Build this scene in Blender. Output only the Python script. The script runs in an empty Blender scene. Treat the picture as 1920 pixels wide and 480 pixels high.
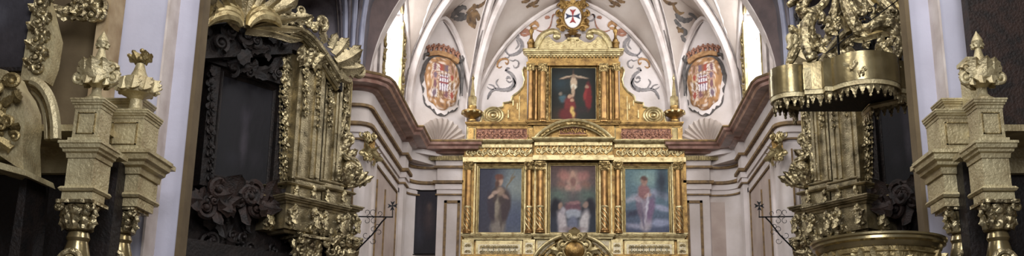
import bpy, bmesh, math, random
from mathutils import Vector, Matrix, noise
from mathutils.bvhtree import BVHTree
PI = math.pi
sc = bpy.context.scene
COL = sc.collection
# ---------------------------------------------------------------- camera model
TH = math.radians(14.7); CT, ST = math.cos(TH), math.sin(TH)
FPX = 1900.0; CX, CY = 1075.0, 302.0; EYE = 1.6
def raydir(px, py):
    v = (CY-py)/FPX
    return Vector(((px-CX)/FPX, CT-v*ST, ST+v*CT))
def project(p):
    z = p[2]-EYE; d = p[1]*CT+z*ST; u = z*CT-p[1]*ST
    return CX+FPX*p[0]/d, CY-FPX*u/d
# ---------------------------------------------------------------- colours and materials
def lin(c):
    c = c/255.0
    return c/12.92 if c <= .04045 else ((c+.055)/1.055)**2.4
def rgb(r, g, b): return (lin(r), lin(g), lin(b), 1.0)
MATS = {}
def mat(name, col, rough=.7, metal=0.0, col2=None, nscale=3.0, bump=0.0, bscale=20.0, contrast=(.35,.65),
        voro=0.0, vscale=14.0, emit=None, estr=0.0, col3=None, spec=.5, stretch=None):
    m = bpy.data.materials.new(name); m.use_nodes = True
    nt = m.node_tree; b = nt.nodes['Principled BSDF']
    b.inputs['Base Color'].default_value = col
    b.inputs['Roughness'].default_value = rough
    b.inputs['Metallic'].default_value = metal
    b.inputs['Specular IOR Level'].default_value = spec
    tc = nt.nodes.new('ShaderNodeTexCoord')
    src = tc.outputs['Object']
    if stretch:
        mp = nt.nodes.new('ShaderNodeMapping'); mp.inputs['Scale'].default_value = stretch
        nt.links.new(src, mp.inputs['Vector']); src = mp.outputs['Vector']
    if col2 is not None:
        n = nt.nodes.new('ShaderNodeTexNoise'); n.inputs['Scale'].default_value = nscale; n.inputs['Detail'].default_value = 6
        r = nt.nodes.new('ShaderNodeValToRGB')
        r.color_ramp.elements[0].position = contrast[0]; r.color_ramp.elements[1].position = contrast[1]
        r.color_ramp.elements[0].color = col2; r.color_ramp.elements[1].color = col
        if col3 is not None:
            e = r.color_ramp.elements.new((contrast[0]+contrast[1])/2); e.color = col3
        nt.links.new(src, n.inputs['Vector'])
        nt.links.new(n.outputs['Fac'], r.inputs['Fac']); nt.links.new(r.outputs['Color'], b.inputs['Base Color'])
    h = None
    if bump:
        n2 = nt.nodes.new('ShaderNodeTexNoise'); n2.inputs['Scale'].default_value = bscale; n2.inputs['Detail'].default_value = 4
        nt.links.new(src, n2.inputs['Vector'])
        bp = nt.nodes.new('ShaderNodeBump'); bp.inputs['Strength'].default_value = bump; bp.inputs['Distance'].default_value = .03
        nt.links.new(n2.outputs['Fac'], bp.inputs['Height']); nt.links.new(bp.outputs['Normal'], b.inputs['Normal']); h = bp
    if voro:
        v = nt.nodes.new('ShaderNodeTexVoronoi'); v.inputs['Scale'].default_value = vscale
        nt.links.new(src, v.inputs['Vector'])
        bp2 = nt.nodes.new('ShaderNodeBump'); bp2.inputs['Strength'].default_value = voro; bp2.inputs['Distance'].default_value = .04
        bp2.invert = True
        nt.links.new(v.outputs['Distance'], bp2.inputs['Height'])
        if h: nt.links.new(h.outputs['Normal'], bp2.inputs['Normal'])
        nt.links.new(bp2.outputs['Normal'], b.inputs['Normal'])
    if emit is not None:
        b.inputs['Emission Color'].default_value = emit; b.inputs['Emission Strength'].default_value = estr
    MATS[name] = m; return m
GOLD = mat('gilding', rgb(158,126,72), .28, .72, rgb(98,72,38), 7, .35, 45, (.3,.62))
GOLDP = mat('polished_gilding', rgb(164,150,112), .24, .75, rgb(116,102,70), 3, .06, 20, (.3,.65))
AMBER = mat('amber_gilding', rgb(150,114,66), .3, .65, rgb(106,76,40), 7, .15, 40, (.3,.6))
ARCHM = mat('brown_arch_stone', rgb(92,74,70), .6, 0, rgb(54,42,42), 2, .2, 12, (.3,.7))
RIBB = mat('blue_grey_rib_stone', rgb(170,172,190), .7, 0, rgb(120,120,134), 1.6, .15, 12, (.3,.7))
GOLDL = mat('light_gilding', rgb(186,170,126), .32, .68, rgb(124,104,64), 9, .3, 45, (.28,.55))
GOLDC = mat('carved_gilding', rgb(176,152,102), .34, .7, rgb(92,72,40), 10, .3, 50, (.32,.56), voro=.9, vscale=11)
GOLDD = mat('old_gilding', rgb(160,142,98), .42, .65, rgb(92,78,48), 6, .4, 40, (.3,.6))
GOLDS = mat('side_gilding', rgb(168,154,120), .30, .68, rgb(92,82,58), 5, .45, 38, (.3,.6))
GOLDSC = mat('side_carved_gilding', rgb(184,170,132), .28, .7, rgb(76,64,44), 8, .4, 40, (.32,.58), voro=.8, vscale=13)
GOLDN = mat('dull_gilding', rgb(200,188,148), .42, .4, rgb(156,140,104), 4, .4, 30, (.3,.65))
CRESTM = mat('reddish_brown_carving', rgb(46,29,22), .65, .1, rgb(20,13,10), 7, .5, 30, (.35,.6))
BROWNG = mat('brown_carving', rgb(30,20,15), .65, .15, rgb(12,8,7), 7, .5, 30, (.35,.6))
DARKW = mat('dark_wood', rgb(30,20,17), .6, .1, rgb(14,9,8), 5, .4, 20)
WHITEO = mat('ivory_paint', rgb(226,214,182), .55, 0, rgb(196,176,130), 16, .2, 60, (.38,.5))
REDP = mat('red_brown_panel', rgb(160,112,86), .6, .1, rgb(98,60,46), 22, .5, 60, (.42,.58))
PLAS = mat('white_plaster', rgb(214,204,200), .8, 0, rgb(186,174,166), 1.2, .15, 14, (.3,.7))
PLASW = mat('vault_plaster', rgb(184,172,162), .85, 0, rgb(158,142,130), .9, .15, 10, (.3,.7))
RIBM = mat('rib_stone', rgb(214,204,198), .7, 0, rgb(178,164,156), 2.5, .12, 14, (.3,.7))
RIBD = mat('shaded_rib_stone', rgb(120,114,120), .75, 0, rgb(58,50,54), 1.6, .15, 12, (.3,.7), stretch=(2,2,.5))  # backlit nave side: shade put into the stone colour, darker than the chancel ribs
LINEM = mat('ochre_painted_line', rgb(140,112,70), .7, 0, rgb(96,76,52), 8)
GREYL = mat('grey_painted_line', rgb(120,110,104), .8, 0, rgb(90,80,76), 6)
CORN = mat('red_marbled_cornice', rgb(166,136,122), .3, 0, rgb(104,78,66), 4, .1, 20, (.3,.7), col3=rgb(136,102,90))
PANELP = mat('pinkish_wall_plaster', rgb(188,172,162), .8, 0, rgb(164,146,136), 1.6, .15, 12, (.3,.7))
PIERM = mat('blue_white_pier_plaster', rgb(196,196,212), .8, 0, rgb(172,170,184), .8, .12, 10, (.3,.7))
PIERG = mat('grey_pier_plaster', rgb(132,132,142), .85, 0, rgb(84,82,88), 1.3, .2, 8, (.3,.6), stretch=(2,2,.7))
CHAPW = mat('ochre_chapel_plaster', rgb(122,106,78), .85, 0, rgb(80,66,46), 1.0, .2, 8, (.3,.7))
ARCHB = mat('beige_arch_stone', rgb(176,156,122), .7, 0, rgb(136,112,78), 3, .2, 12)
FLOORM = mat('stone_floor', rgb(110,100,92), .5, 0, rgb(80,70,62), 2, .1, 10)
IRON = mat('black_iron', rgb(34,34,38), .5, .7, rgb(18,18,20), 12, .1, 30)
WINM = mat('bright_window_glass', rgb(235,240,250), .4, emit=(.93,.96,1,1), estr=5.0)
OVALW = mat('white_enamel', rgb(232,228,226), .5)
def paintmat(name, rough=.8, bump=.2):
    m = bpy.data.materials.new(name); m.use_nodes = True
    nt = m.node_tree; b = nt.nodes['Principled BSDF']; b.inputs['Roughness'].default_value = rough
    a = nt.nodes.new('ShaderNodeAttribute'); a.attribute_name = 'paint'
    nt.links.new(a.outputs['Color'], b.inputs['Base Color'])
    n = nt.nodes.new('ShaderNodeTexNoise'); n.inputs['Scale'].default_value = 9
    bp = nt.nodes.new('ShaderNodeBump'); bp.inputs['Strength'].default_value = bump; bp.inputs['Distance'].default_value = .05
    nt.links.new(n.outputs['Fac'], bp.inputs['Height']); nt.links.new(bp.outputs['Normal'], b.inputs['Normal'])
    return m
PAINT = paintmat('oil_paint'); PAINTM = paintmat('wall_paint', .85, .1)
OCHRE = mat('ochre_wall_paint', rgb(168,128,86), .85, 0, rgb(130,94,60), 9)
BLUEG = mat('blue_grey_wall_paint', rgb(142,136,134), .85, 0, rgb(112,106,106), 9)
ROSEP = mat('rose_wall_paint', rgb(158,112,90), .85, 0, rgb(124,84,66), 9)
BROWNP = mat('brown_wall_paint', rgb(126,98,66), .85, 0, rgb(66,50,36), 7)
SLATEP = mat('slate_wall_paint', rgb(98,92,88), .85, 0, rgb(68,64,62), 8)
REDE = mat('dark_red_enamel', rgb(140,44,40), .5); BLUEE = mat('dark_blue_enamel', rgb(40,48,72), .5)
# ---------------------------------------------------------------- frames
class Frame:
    """a vertical plane: x along it, o out of it towards the nave, z up"""
    def __init__(s, p0, p1, n=None, mirror=False, dx=0.0):
        s.o = Vector((p0[0], p0[1], 0)); d = Vector((p1[0]-p0[0], p1[1]-p0[1], 0)).normalized(); s.u = d
        s.n = Vector((d.y, -d.x, 0)) if n is None else Vector((n[0], n[1], 0)).normalized()
        s.m = mirror; s.dx = dx
    def pt(s, x, o, z):
        p = s.o+s.u*x+s.n*o; p = Vector((p.x, p.y, z))
        if s.m: p.x = -p.x+s.dx
        return p
    def un(s, px, py, o=0.0):
        r = raydir(px, py); q = s.o+s.n*o
        t = q.dot(s.n)/r.dot(s.n) if abs(r.dot(s.n)) > 1e-6 else 1
        P = r*t; return ((P-s.o).dot(s.u), o, P.z+EYE)
    def scale(s, px, py, o=0.0):
        a = s.un(px, py, o); b = s.un(px, py-1, o); return b[2]-a[2]
    def box(s, x0, y0, x1, y1, o):
        xm, ym = (x0+x1)/2, (y0+y1)/2
        return s.un(x0, ym, o)[0], s.un(x1, ym, o)[0], s.un(xm, y1, o)[2], s.un(xm, y0, o)[2]
W = Frame((0,0), (1,0))                        # x = X, o = -Y
# ---------------------------------------------------------------- mesh builder
ORG = {}
class MB:
    def __init__(s): s.v = []; s.f = []; s.c = None
    def add(s, vs, fs):
        k = len(s.v); s.v += [tuple(p) for p in vs]; s.f += [tuple(i+k for i in f) for f in fs]
    def box(s, F, x0, x1, o0, o1, z0, z1):
        P = [F.pt(x, o, z) for z in (z0,z1) for x, o in ((x0,o0),(x1,o0),(x1,o1),(x0,o1))]
        s.add(P, [(0,1,2,3),(4,5,6,7),(0,1,5,4),(1,2,6,5),(2,3,7,6),(3,0,4,7)]); return s
    def pbox(s, F, px0, py0, px1, py1, o0, o1):
        x0, x1, z0, z1 = F.box(px0, py0, px1, py1, o1); return s.box(F, x0, x1, o0, o1, z0, z1)
    def prism(s, F, poly, o0, o1):            # poly of (x, z)
        n = len(poly)
        s.add([F.pt(x, o0, z) for x, z in poly]+[F.pt(x, o1, z) for x, z in poly],
              [tuple(range(n)), tuple(range(2*n-1, n-1, -1))]+[(i, (i+1) % n, n+(i+1) % n, n+i) for i in range(n)]); return s
    def pprism(s, F, pts, o0, o1):
        return s.prism(F, [(lambda q: (q[0], q[2]))(F.un(x, y, o1)) for x, y in pts], o0, o1)
    def lathe(s, F, x, o, prof, seg=16, sx=1.0, arc=(0, 2*PI)):
        full = abs(arc[1]-arc[0]-2*PI) < 1e-6; m = seg if full else seg+1
        vs = [F.pt(x+sx*r*math.cos(arc[0]+(arc[1]-arc[0])*i/seg), o+r*math.sin(arc[0]+(arc[1]-arc[0])*i/seg), z) for r, z in prof for i in range(m)]
        fs = []
        for j in range(len(prof)-1):
            for i in range(seg):
                a = j*m+i; b = j*m+(i+1) % m
                fs.append((a, b, b+m, a+m))
        if full: fs += [tuple(range(m)), tuple((len(prof)-1)*m+i for i in range(m))]
        s.add(vs, fs); return s
    def tube(s, pts, r, seg=8, F=None, flat=1.0):
        P = [F.pt(*p) for p in pts] if F else [Vector(p) for p in pts]
        n = len(P); R = r if isinstance(r, (list, tuple)) else [r]*n
        vs = []; up = None
        for i in range(n):
            t = (P[min(i+1, n-1)]-P[max(i-1, 0)])
            if t.length < 1e-9: t = Vector((0,0,1))
            t.normalize()
            if up is None:
                up = Vector((0,1,0)) if abs(t.y) < .9 else Vector((1,0,0))
            a = (up-t*up.dot(t)).normalized(); up = a; b = t.cross(a)
            for k in range(seg):
                an = 2*PI*k/seg
                vs.append(P[i]+(a*math.cos(an)*flat+b*math.sin(an))*R[i])
        fs = [(i*seg+k, i*seg+(k+1) % seg, (i+1)*seg+(k+1) % seg, (i+1)*seg+k) for i in range(n-1) for k in range(seg)]
        fs += [tuple(range(seg)), tuple((n-1)*seg+k for k in range(seg))]
        s.add(vs, fs); return s
    def scroll(s, F, x, o, z, R, turns=1.5, a0=0.0, sgn=1, r=.05, rise=0.0, seg=8, shrink=.18):
        n = int(16*turns)+2; pts = []; rad = []
        for i in range(n):
            t = i/(n-1); q = R*(1-t*(1-shrink)); a = a0+sgn*2*PI*turns*t
            pts.append((x+q*math.cos(a), o+rise*t, z+q*math.sin(a))); rad.append(r*(1-.45*t))
        s.tube(pts, rad, seg, F); s.blob(F, x, o+rise, z, R*shrink*1.3+r*.3, r*1.1, R*shrink*1.3+r*.3); return s
    def blob(s, F, x, o, z, rx, ro, rz, seg=10, rings=6, jit=0.0):
        vs = [F.pt(x, o, z-rz)]
        for j in range(1, rings):
            a = PI*j/rings
            for i in range(seg):
                b = 2*PI*i/seg; k = 1+(random.uniform(-jit, jit) if jit else 0)
                vs.append(F.pt(x+rx*k*math.sin(a)*math.cos(b), o+ro*k*math.sin(a)*math.sin(b), z-rz*k*math.cos(a)))
        vs.append(F.pt(x, o, z+rz)); L = len(vs)-1
        fs = [(0, 1+(i+1) % seg, 1+i) for i in range(seg)]+[(L, L-seg+i, L-seg+(i+1) % seg) for i in range(seg)]
        for j in range(rings-2):
            for i in range(seg):
                fs.append((1+j*seg+i, 1+j*seg+(i+1) % seg, 1+(j+1)*seg+(i+1) % seg, 1+(j+1)*seg+i))
        s.add(vs, fs); return s
    def leaf(s, F, x, o, z, ang, L, w, curl=.3, lobes=3, n=10, bend=0.0, th=.02, rib=.25):
        rows = []; back = []
        cx, co, cz = x, o, z; a = ang
        for i in range(n+1):
            t = i/n
            oo = o+curl*L*(.25*math.sin(PI*t)+t**3*.9)
            ww = w*(max(.03, math.sin(PI*min(1, .18+.82*t)))**.6)*(1+.28*math.cos(2*PI*lobes*t))*.5
            if i == n: ww = w*.04
            nx, nz = -math.sin(a), math.cos(a)
            for arr, dt in ((rows, 0), (back, -th)):
                for j in (-1, -.5, 0, .5, 1):
                    arr.append(F.pt(cx+nx*ww*j, oo-ww*abs(j)*rib+(.3*w*rib if j == 0 else 0)+dt+(abs(j) == .5)*w*.0, cz+nz*ww*j))
            a = ang+bend*t
            cx += math.cos(a)*L/n*(1 if t < .75 else .55); cz += math.sin(a)*L/n*(1 if t < .75 else .45)
        m = (n+1)*5; fs = []
        for i in range(n):
            for j in range(4):
                q = i*5+j; fs.append((q, q+1, q+6, q+5)); fs.append((m+q, m+q+5, m+q+6, m+q+1))
            for j in (0, 4):
                q = i*5+j; fs.append((q, q+5, m+q+5, m+q))
        fs += [(0,1,m+1,m),(1,2,m+2,m+1),(2,3,m+3,m+2),(3,4,m+4,m+3)]
        e = n*5; fs += [(e,e+1,m+e+1,m+e),(e+1,e+2,m+e+2,m+e+1),(e+2,e+3,m+e+3,m+e+2),(e+3,e+4,m+e+4,m+e+3)]
        s.add(rows+back, fs); return s
    def sweep(s, path, prof, z0=0.0, side=1, closed_prof=True):
        """path: world XY points; prof: (out, z) outline; out is to the right of travel times side"""
        n = len(path); P = [Vector((p[0], p[1], 0)) for p in path]; m = len(prof); vs = []
        for i in range(n):
            d0 = (P[i]-P[i-1]).normalized() if i else (P[1]-P[0]).normalized()
            d1 = (P[i+1]-P[i]).normalized() if i < n-1 else d0
            n0 = Vector((d0.y, -d0.x, 0))*side; n1 = Vector((d1.y, -d1.x, 0))*side
            b = n0+n1
            b = n0 if b.length < 1e-4 else b/max(.3, (1+n0.dot(n1)))
            for o, z in prof: q = P[i]+b*o; vs.append((q.x, q.y, z+z0))
        fs = []
        for i in range(n-1):
            for j in range(m if closed_prof else m-1):
                k = (j+1) % m; fs.append((i*m+j, i*m+k, (i+1)*m+k, (i+1)*m+j))
        if closed_prof: fs += [tuple(range(m)), tuple((n-1)*m+j for j in range(m))]
        s.add(vs, fs); return s
    def mold(s, F, x0, x1, ob, of, prof, z0=0.0, ends=True):
        """a moulding along F between x0 and x1, front at of, with returned ends back to ob"""
        q = [(x0, ob), (x0, of), (x1, of), (x1, ob)] if ends else [(x0, of), (x1, of)]
        P = [F.pt(x, o, 0) for x, o in q]; c = F.pt((x0+x1)/2, of+1, 0)-F.pt((x0+x1)/2, of, 0)
        a, b = (P[1], P[2]) if ends else (P[0], P[1]); d = b-a
        side = 1 if (d.y*c.x-d.x*c.y) > 0 else -1
        return s.sweep([(p.x, p.y) for p in P], prof, z0, side)
    def build(s, name, m, parent=None, smooth=35):
        me = bpy.data.meshes.new(name)
        if parent is None:
            c = Vector((0,0,0)); zs = min(v[2] for v in s.v)
            xs = [v[0] for v in s.v]; ys = [v[1] for v in s.v]
            org = Vector(((min(xs)+max(xs))/2, (min(ys)+max(ys))/2, zs))
        else: org = ORG[parent.name]
        me.from_pydata([(v[0]-org.x, v[1]-org.y, v[2]-org.z) for v in s.v], [], s.f)
        bm = bmesh.new(); bm.from_mesh(me); bmesh.ops.recalc_face_normals(bm, faces=bm.faces); bm.to_mesh(me); bm.free()
        if s.c:
            at = me.color_attributes.new('paint', 'FLOAT_COLOR', 'POINT')
            at.data.foreach_set('color', [x for c in s.c for x in c])
        me.polygons.foreach_set('use_smooth', [True]*len(me.polygons)); me.set_sharp_from_angle(angle=math.radians(smooth))
        me.materials.append(m)
        ob = bpy.data.objects.new(name, me); COL.objects.link(ob)
        if parent is None: ob.location = org
        else: ob.parent = parent
        ORG[ob.name] = org
        return ob
def struct(ob): ob['kind'] = 'structure'; return ob
def tag(ob, label, cat, group=None):
    ob['label'] = label; ob['category'] = cat
    if group: ob['group'] = group
    return ob
def thing(name, label, cat, p, group=None):
    o = bpy.data.objects.new(name, None); COL.objects.link(o); o.location = p; ORG[o.name] = Vector(p)
    o.empty_display_size = .2
    return tag(o, label, cat, group)
def parts(pairs, parent):
    for nm, mb, m in pairs: mb.build(nm, m, parent)
# cornice outlines (out, z) hanging below z = 0
def cyma(h, p, k=5):
    """simple stepped cornice outline of height h and projection p, top at 0"""
    return [(-.02, 0), (p, 0), (p, -.16*h), (p*.86, -.2*h), (p*.8, -.42*h), (p*.55, -.5*h), (p*.5, -.64*h), (p*.22, -.72*h), (p*.15, -h), (-.02, -h)]
def rect(h, p): return [(-.02, 0), (p, 0), (p, -h), (-.02, -h)]
def half(h, p): return [(-.02, 0), (p*.6, -.08*h), (p, -.5*h), (p*.6, -.92*h), (-.02, -h)]
def picture_frame(F, px0, py0, px1, py1, o, w, d, m, parent, name='frame', m2=None):
    """frame outer edge given in pixels; w = bar width in metres"""
    x0, x1, z0, z1 = F.box(px0, py0, px1, py1, o+d)
    ring = lambda k: [(x0+k, z0+k), (x1-k, z0+k), (x1-k, z1-k), (x0+k, z1-k)]
    st = [(0, 0), (0, d*.7), (w*.2, d), (w*.45, d*.8), (w*.6, d*.9), (w*.8, d*.5), (w, d*.35), (w, 0)]
    mb = MB(); vs = []
    for k, dd in st:
        for x, z in ring(k): vs.append(F.pt(x, o+dd, z))
    n = len(st); fs = [(i*4+j, i*4+(j+1) % 4, ((i+1) % n)*4+(j+1) % 4, ((i+1) % n)*4+j) for i in range(n) for j in range(4)]
    mb.add(vs, fs); mb.build(name, m, parent)
    if m2:                                     # bright inner slip
        q = MB()
        for a, b, c, e in ((x0+w*.8, x1-w*.8, z0+w*.8, z0+w), (x0+w*.8, x1-w*.8, z1-w, z1-w*.8), (x0+w*.8, x0+w, z0+w, z1-w), (x1-w, x1-w*.8, z0+w, z1-w)):
            q.box(F, a, b, o, o+d*.55, c, e)
        q.build('inner_slip', m2, parent)
    return x0+w, x1-w, z0+w, z1-w
def canvas(F, x0, x1, z0, z1, o, fn, parent, nx=48, nz=64, name='canvas', th=.03, wr=0.0):
    mb = MB(); mb.c = []
    vs = []
    for j in range(nz+1):
        for i in range(nx+1):
            u, v = i/nx, 1-j/nz
            dd = wr*noise.noise(Vector((u*3.1, v*7, 3)))
            vs.append(F.pt(x0+(x1-x0)*u, o+th+dd, z0+(z1-z0)*(1-v))); mb.c.append(fn(u, v))
    fs = [(j*(nx+1)+i, j*(nx+1)+i+1, (j+1)*(nx+1)+i+1, (j+1)*(nx+1)+i) for j in range(nz) for i in range(nx)]
    b = len(vs)
    for x, z in ((x0,z0),(x1,z0),(x1,z1),(x0,z1)): vs.append(F.pt(x, o, z)); mb.c.append((.02,.02,.02,1))
    A, B, C, D = 0, nx, (nz+1)*(nx+1)-1, nz*(nx+1)
    fs += [(b,b+1,b+2,b+3),(A,b,b+1,B),(B,b+1,b+2,C),(C,b+2,b+3,D),(D,b+3,b,A)]
    mb.add(vs, fs); return mb.build(name, PAINT, parent)
def painter(bg, blobs, asp=1.4, wob=.02, seed=0, grain=.12):
    """bg(u,v)->sRGB; blobs: (cx, cy, rx, ry, rot, (r,g,b), soft) in picture coordinates, v down"""
    def fn(u, v):
        w1 = noise.noise(Vector((u*9, v*9*asp, seed)))*wob; w2 = noise.noise(Vector((u*9, v*9*asp, seed+7)))*wob
        c = list(bg(u, v)); U, V = u+w1, v+w2
        for cx, cy, rx, ry, rot, col, soft in blobs:
            dx, dy = U-cx, V-cy
            if rot:
                a = math.radians(rot); dx, dy = dx*math.cos(a)+dy*asp*math.sin(a), (-dx*math.sin(a)+dy*asp*math.cos(a))/asp
            d = math.hypot(dx/(rx*1.22), dy/(ry*1.22))
            k = max(0, min(1, (1-d)/max(.02, soft)+.0)) if d < 1 else 0
            c = [c[i]*(1-k)+col[i]*k for i in range(3)]
        lum = .3*c[0]+.55*c[1]+.15*c[2]; c = [.84*((q*.74+lum*.26)-95)*1.2+84 for q in c]
        g = 1+grain*noise.noise(Vector((u*22, v*22*asp, seed+3)))
        return rgb(*[max(0, min(255, q*g)) for q in c])
    return fn
def mix(a, b, t): t = max(0, min(1, t)); return tuple(a[i]*(1-t)+b[i]*t for i in range(3))
def garland(mb, F, px, py0, py1, o, w, n=11, rnd=None):
    """a hanging string of husks and leaves between two pixel rows"""
    rnd = rnd or random.Random(int(px)); mb.tube([F.un(px, py0, o), F.un(px, (py0+py1)/2, o+.01), F.un(px, py1, o)], w*.09, 6, F)
    for i in range(n):
        t = (i+.5)/n; x, _, z = F.un(px, py0+(py1-py0)*t, o); k = w*(1.0-.35*t)*(1+.3*math.sin(i*2.1))
        mb.blob(F, x+rnd.uniform(-.15,.15)*k, o+.03, z, k*.30, .045, k*.42, 7, 5, .1)
        for s in (-1, 1): mb.leaf(F, x, o+.02, z+.02, -PI/2+s*rnd.uniform(.5,1.0), k*.95, k*.55, .35, 2, 5, -s*.5, .01)
def cluster(mb, F, pxb, o, n, size, seed, sc_w=.4):
    """dense carved foliage and scrolls filling a pixel box"""
    rnd = random.Random(seed); x0, y0, x1, y1 = pxb
    for i in range(n):
        px, py = rnd.uniform(x0, x1), rnd.uniform(y0, y1); x, _, z = F.un(px, py, o); k = size*rnd.uniform(.6,1.3)
        if rnd.random() < sc_w: mb.scroll(F, x, o+rnd.uniform(0,.08), z, k*.5, rnd.uniform(1,1.5), rnd.uniform(0,6.28), rnd.choice((-1,1)), k*.16, .03, 6)
        else: mb.leaf(F, x, o+rnd.uniform(0,.06), z, rnd.uniform(0,6.28), k*1.3, k*.7, rnd.uniform(.2,.6), 3, 7, rnd.uniform(-1,1), .012)
def ptube(mb, F, pts, r, o=None, seg=8, flat=1.0):
    P = [F.un(p[0], p[1], p[2] if len(p) > 2 else o) for p in pts]; Q = []
    n = len(P); R = r if isinstance(r, (list, tuple)) else [r]*n; RR = []
    for i in range(n-1):
        p0, p1, p2, p3 = P[max(i-1,0)], P[i], P[i+1], P[min(i+2,n-1)]
        for k in range(4):
            f = k/4; Q.append(tuple(.5*(2*p1[j]+(p2[j]-p0[j])*f+(2*p0[j]-5*p1[j]+4*p2[j]-p3[j])*f*f+(3*p1[j]-p0[j]-3*p2[j]+p3[j])*f**3) for j in range(3)))
            RR.append(R[i]*(1-f)+R[i+1]*f)
    Q.append(P[-1]); RR.append(R[-1]); mb.tube(Q, RR, seg, F, flat)
# ================================================================ THE SETTING
KEY = Vector((0, 23.6, 14.3)); Z0 = 9.9
TAB = [(0,0),(.02,.12),(.06,.24),(.13,.37),(.24,.53),(.4,.70),(.57,.83),(.75,.93),(.88,.98),(1,1)]
def tabpt(t):
    k = t*(len(TAB)-1); i = min(int(k), len(TAB)-2); f = k-i
    p0 = TAB[max(i-1,0)]; p1 = TAB[i]; p2 = TAB[i+1]; p3 = TAB[min(i+2, len(TAB)-1)]
    def cr(a, b, c, d): return .5*(2*b+(c-a)*f+(2*a-5*b+4*c-d)*f*f+(3*b-a-3*c+d)*f**3)
    return cr(p0[0],p1[0],p2[0],p3[0]), cr(p0[1],p1[1],p2[1],p3[1])
def form_pt(A, B, za, t):                 # t 0..1 from A's springing to the apex over the middle
    u, h = tabpt(t); m = (A+B)/2
    p = A+(m-A)*u; return Vector((p.x, p.y, Z0+(za-Z0)*h))
def rib_pt(A, K, t):
    a = t*PI/2; p = A+(K-A)*(1-math.cos(a)); return Vector((p.x, p.y, Z0+(K.z-Z0)*math.sin(a)))
S = {k: Vector(v) for k, v in dict(a=(-4.45,21.2,0), b=(-4.45,25.6,0), c=(-2.8,26.7,0), d=(2.8,26.7,0), e=(4.45,25.6,0), f=(4.45,21.2,0)).items()}
SEV = [('a','b',13.1),('b','c',12.6),('c','d',13.35),('d','e',12.6),('e','f',13.1),('f','a',14.1)]
webv = []; webf = []
N = 18
for A, B, za in SEV:
    A, B = S[A], S[B]
    for p, q in ((A, B), (B, A)):
        base = len(webv)
        for i in range(N+1):
            t = i/N; P = form_pt(p, q, za, t); R = rib_pt(p, KEY, t)
            for j in range(7): webv.append(tuple(P.lerp(R, j/6)))
        for i in range(N):
            for j in range(6):
                k = base+i*7+j; webf.append((k, k+1, k+8, k+7))
mb = MB(); mb.add(webv, webf); o = struct(mb.build('ceiling', PLASW)); 
sol = o.modifiers.new('thick', 'SOLIDIFY'); sol.thickness = .12; sol.offset = 0
WEB = BVHTree.FromPolygons([Vector(v) for v in webv], webf)
def rib(name, pts, r=.13, m=RIBM, lines=True, inward=None, flat=1.0):
    """a moulded rib along pts with painted fillets each side; inward = towards the room"""
    prof = [(-1.0,-.25),(-1.0,.25),(-.62,.42),(-.55,.8),(-.3,1.05),(.3,1.05),(.55,.8),(.62,.42),(1.0,.25),(1.0,-.25)]
    mb = MB(); vs = []; n = len(pts); ln = [MB(), MB()]; L = [[], []]
    for i, p in enumerate(pts):
        t = (pts[min(i+1,n-1)]-pts[max(i-1,0)]).normalized()
        c = (inward-p); c = (c-t*c.dot(t)).normalized(); b = t.cross(c)
        for a, h in prof: vs.append(p+b*a*r*flat+c*h*r)
        L[0].append(p+b*-1.02*r*flat+c*.3*r); L[1].append(p+b*1.02*r*flat+c*.3*r)
    m_ = len(prof); fs = [(i*m_+j, i*m_+(j+1) % m_, (i+1)*m_+(j+1) % m_, (i+1)*m_+j) for i in range(n-1) for j in range(m_)]
    fs += [tuple(range(m_)), tuple((n-1)*m_+j for j in range(m_))]
    mb.add(vs, fs); ob = struct(mb.build(name, m))
    if lines:
        for k in (0, 1):
            q = MB(); q.tube([v for v in L[k]], r*.16, 5); q.build('painted_line', GREYL, ob)
    return ob
MID = Vector((0, 24, 9.5)); nr = 0
def ribname():
    global nr; nr += 1; return 'trim_%d' % nr
for A, B, za in SEV:
    A_, B_ = S[A], S[B]
    pts = [form_pt(A_, B_, za, i/14) for i in range(15)]+[form_pt(B_, A_, za, 1-i/14) for i in range(1, 15)]
    pts = [Vector((A_.x, A_.y, 8.8))]+pts+[Vector((B_.x, B_.y, 8.8))]
    if A != 'f': rib(ribname(), pts, .12, inward=MID)
for k in 'abcdef':
    rib(ribname(), [Vector((S[k].x, S[k].y, 8.8))]+[rib_pt(S[k], KEY, i/20) for i in range(21)], .19, inward=MID)
# tiercerons
for sgn in (-1, 1):
    for A, T in (((-2.8,26.7), (-1.5,24.2,13.6)), ((-2.8,26.7), (-.55,25.0,13.8)), ((-4.45,25.6), (-2.2,24.3,13.35)), ((-4.45,25.6), (-2.3,23.2,13.65))):
        A3 = Vector((sgn*-A[0], A[1], 0)); T3 = Vector((sgn*-T[0], T[1], T[2]))
        rib(ribname(), [rib_pt(A3, T3, i/16) for i in range(17)], .12, inward=MID)
    # ridge rib of the slanting severy, from the apex over the arms towards the key
    A_, B_ = (S['b'], S['c']) if sgn < 0 else (S['e'], S['d'])
    ap = form_pt(A_, B_, 12.6, 1)
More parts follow.
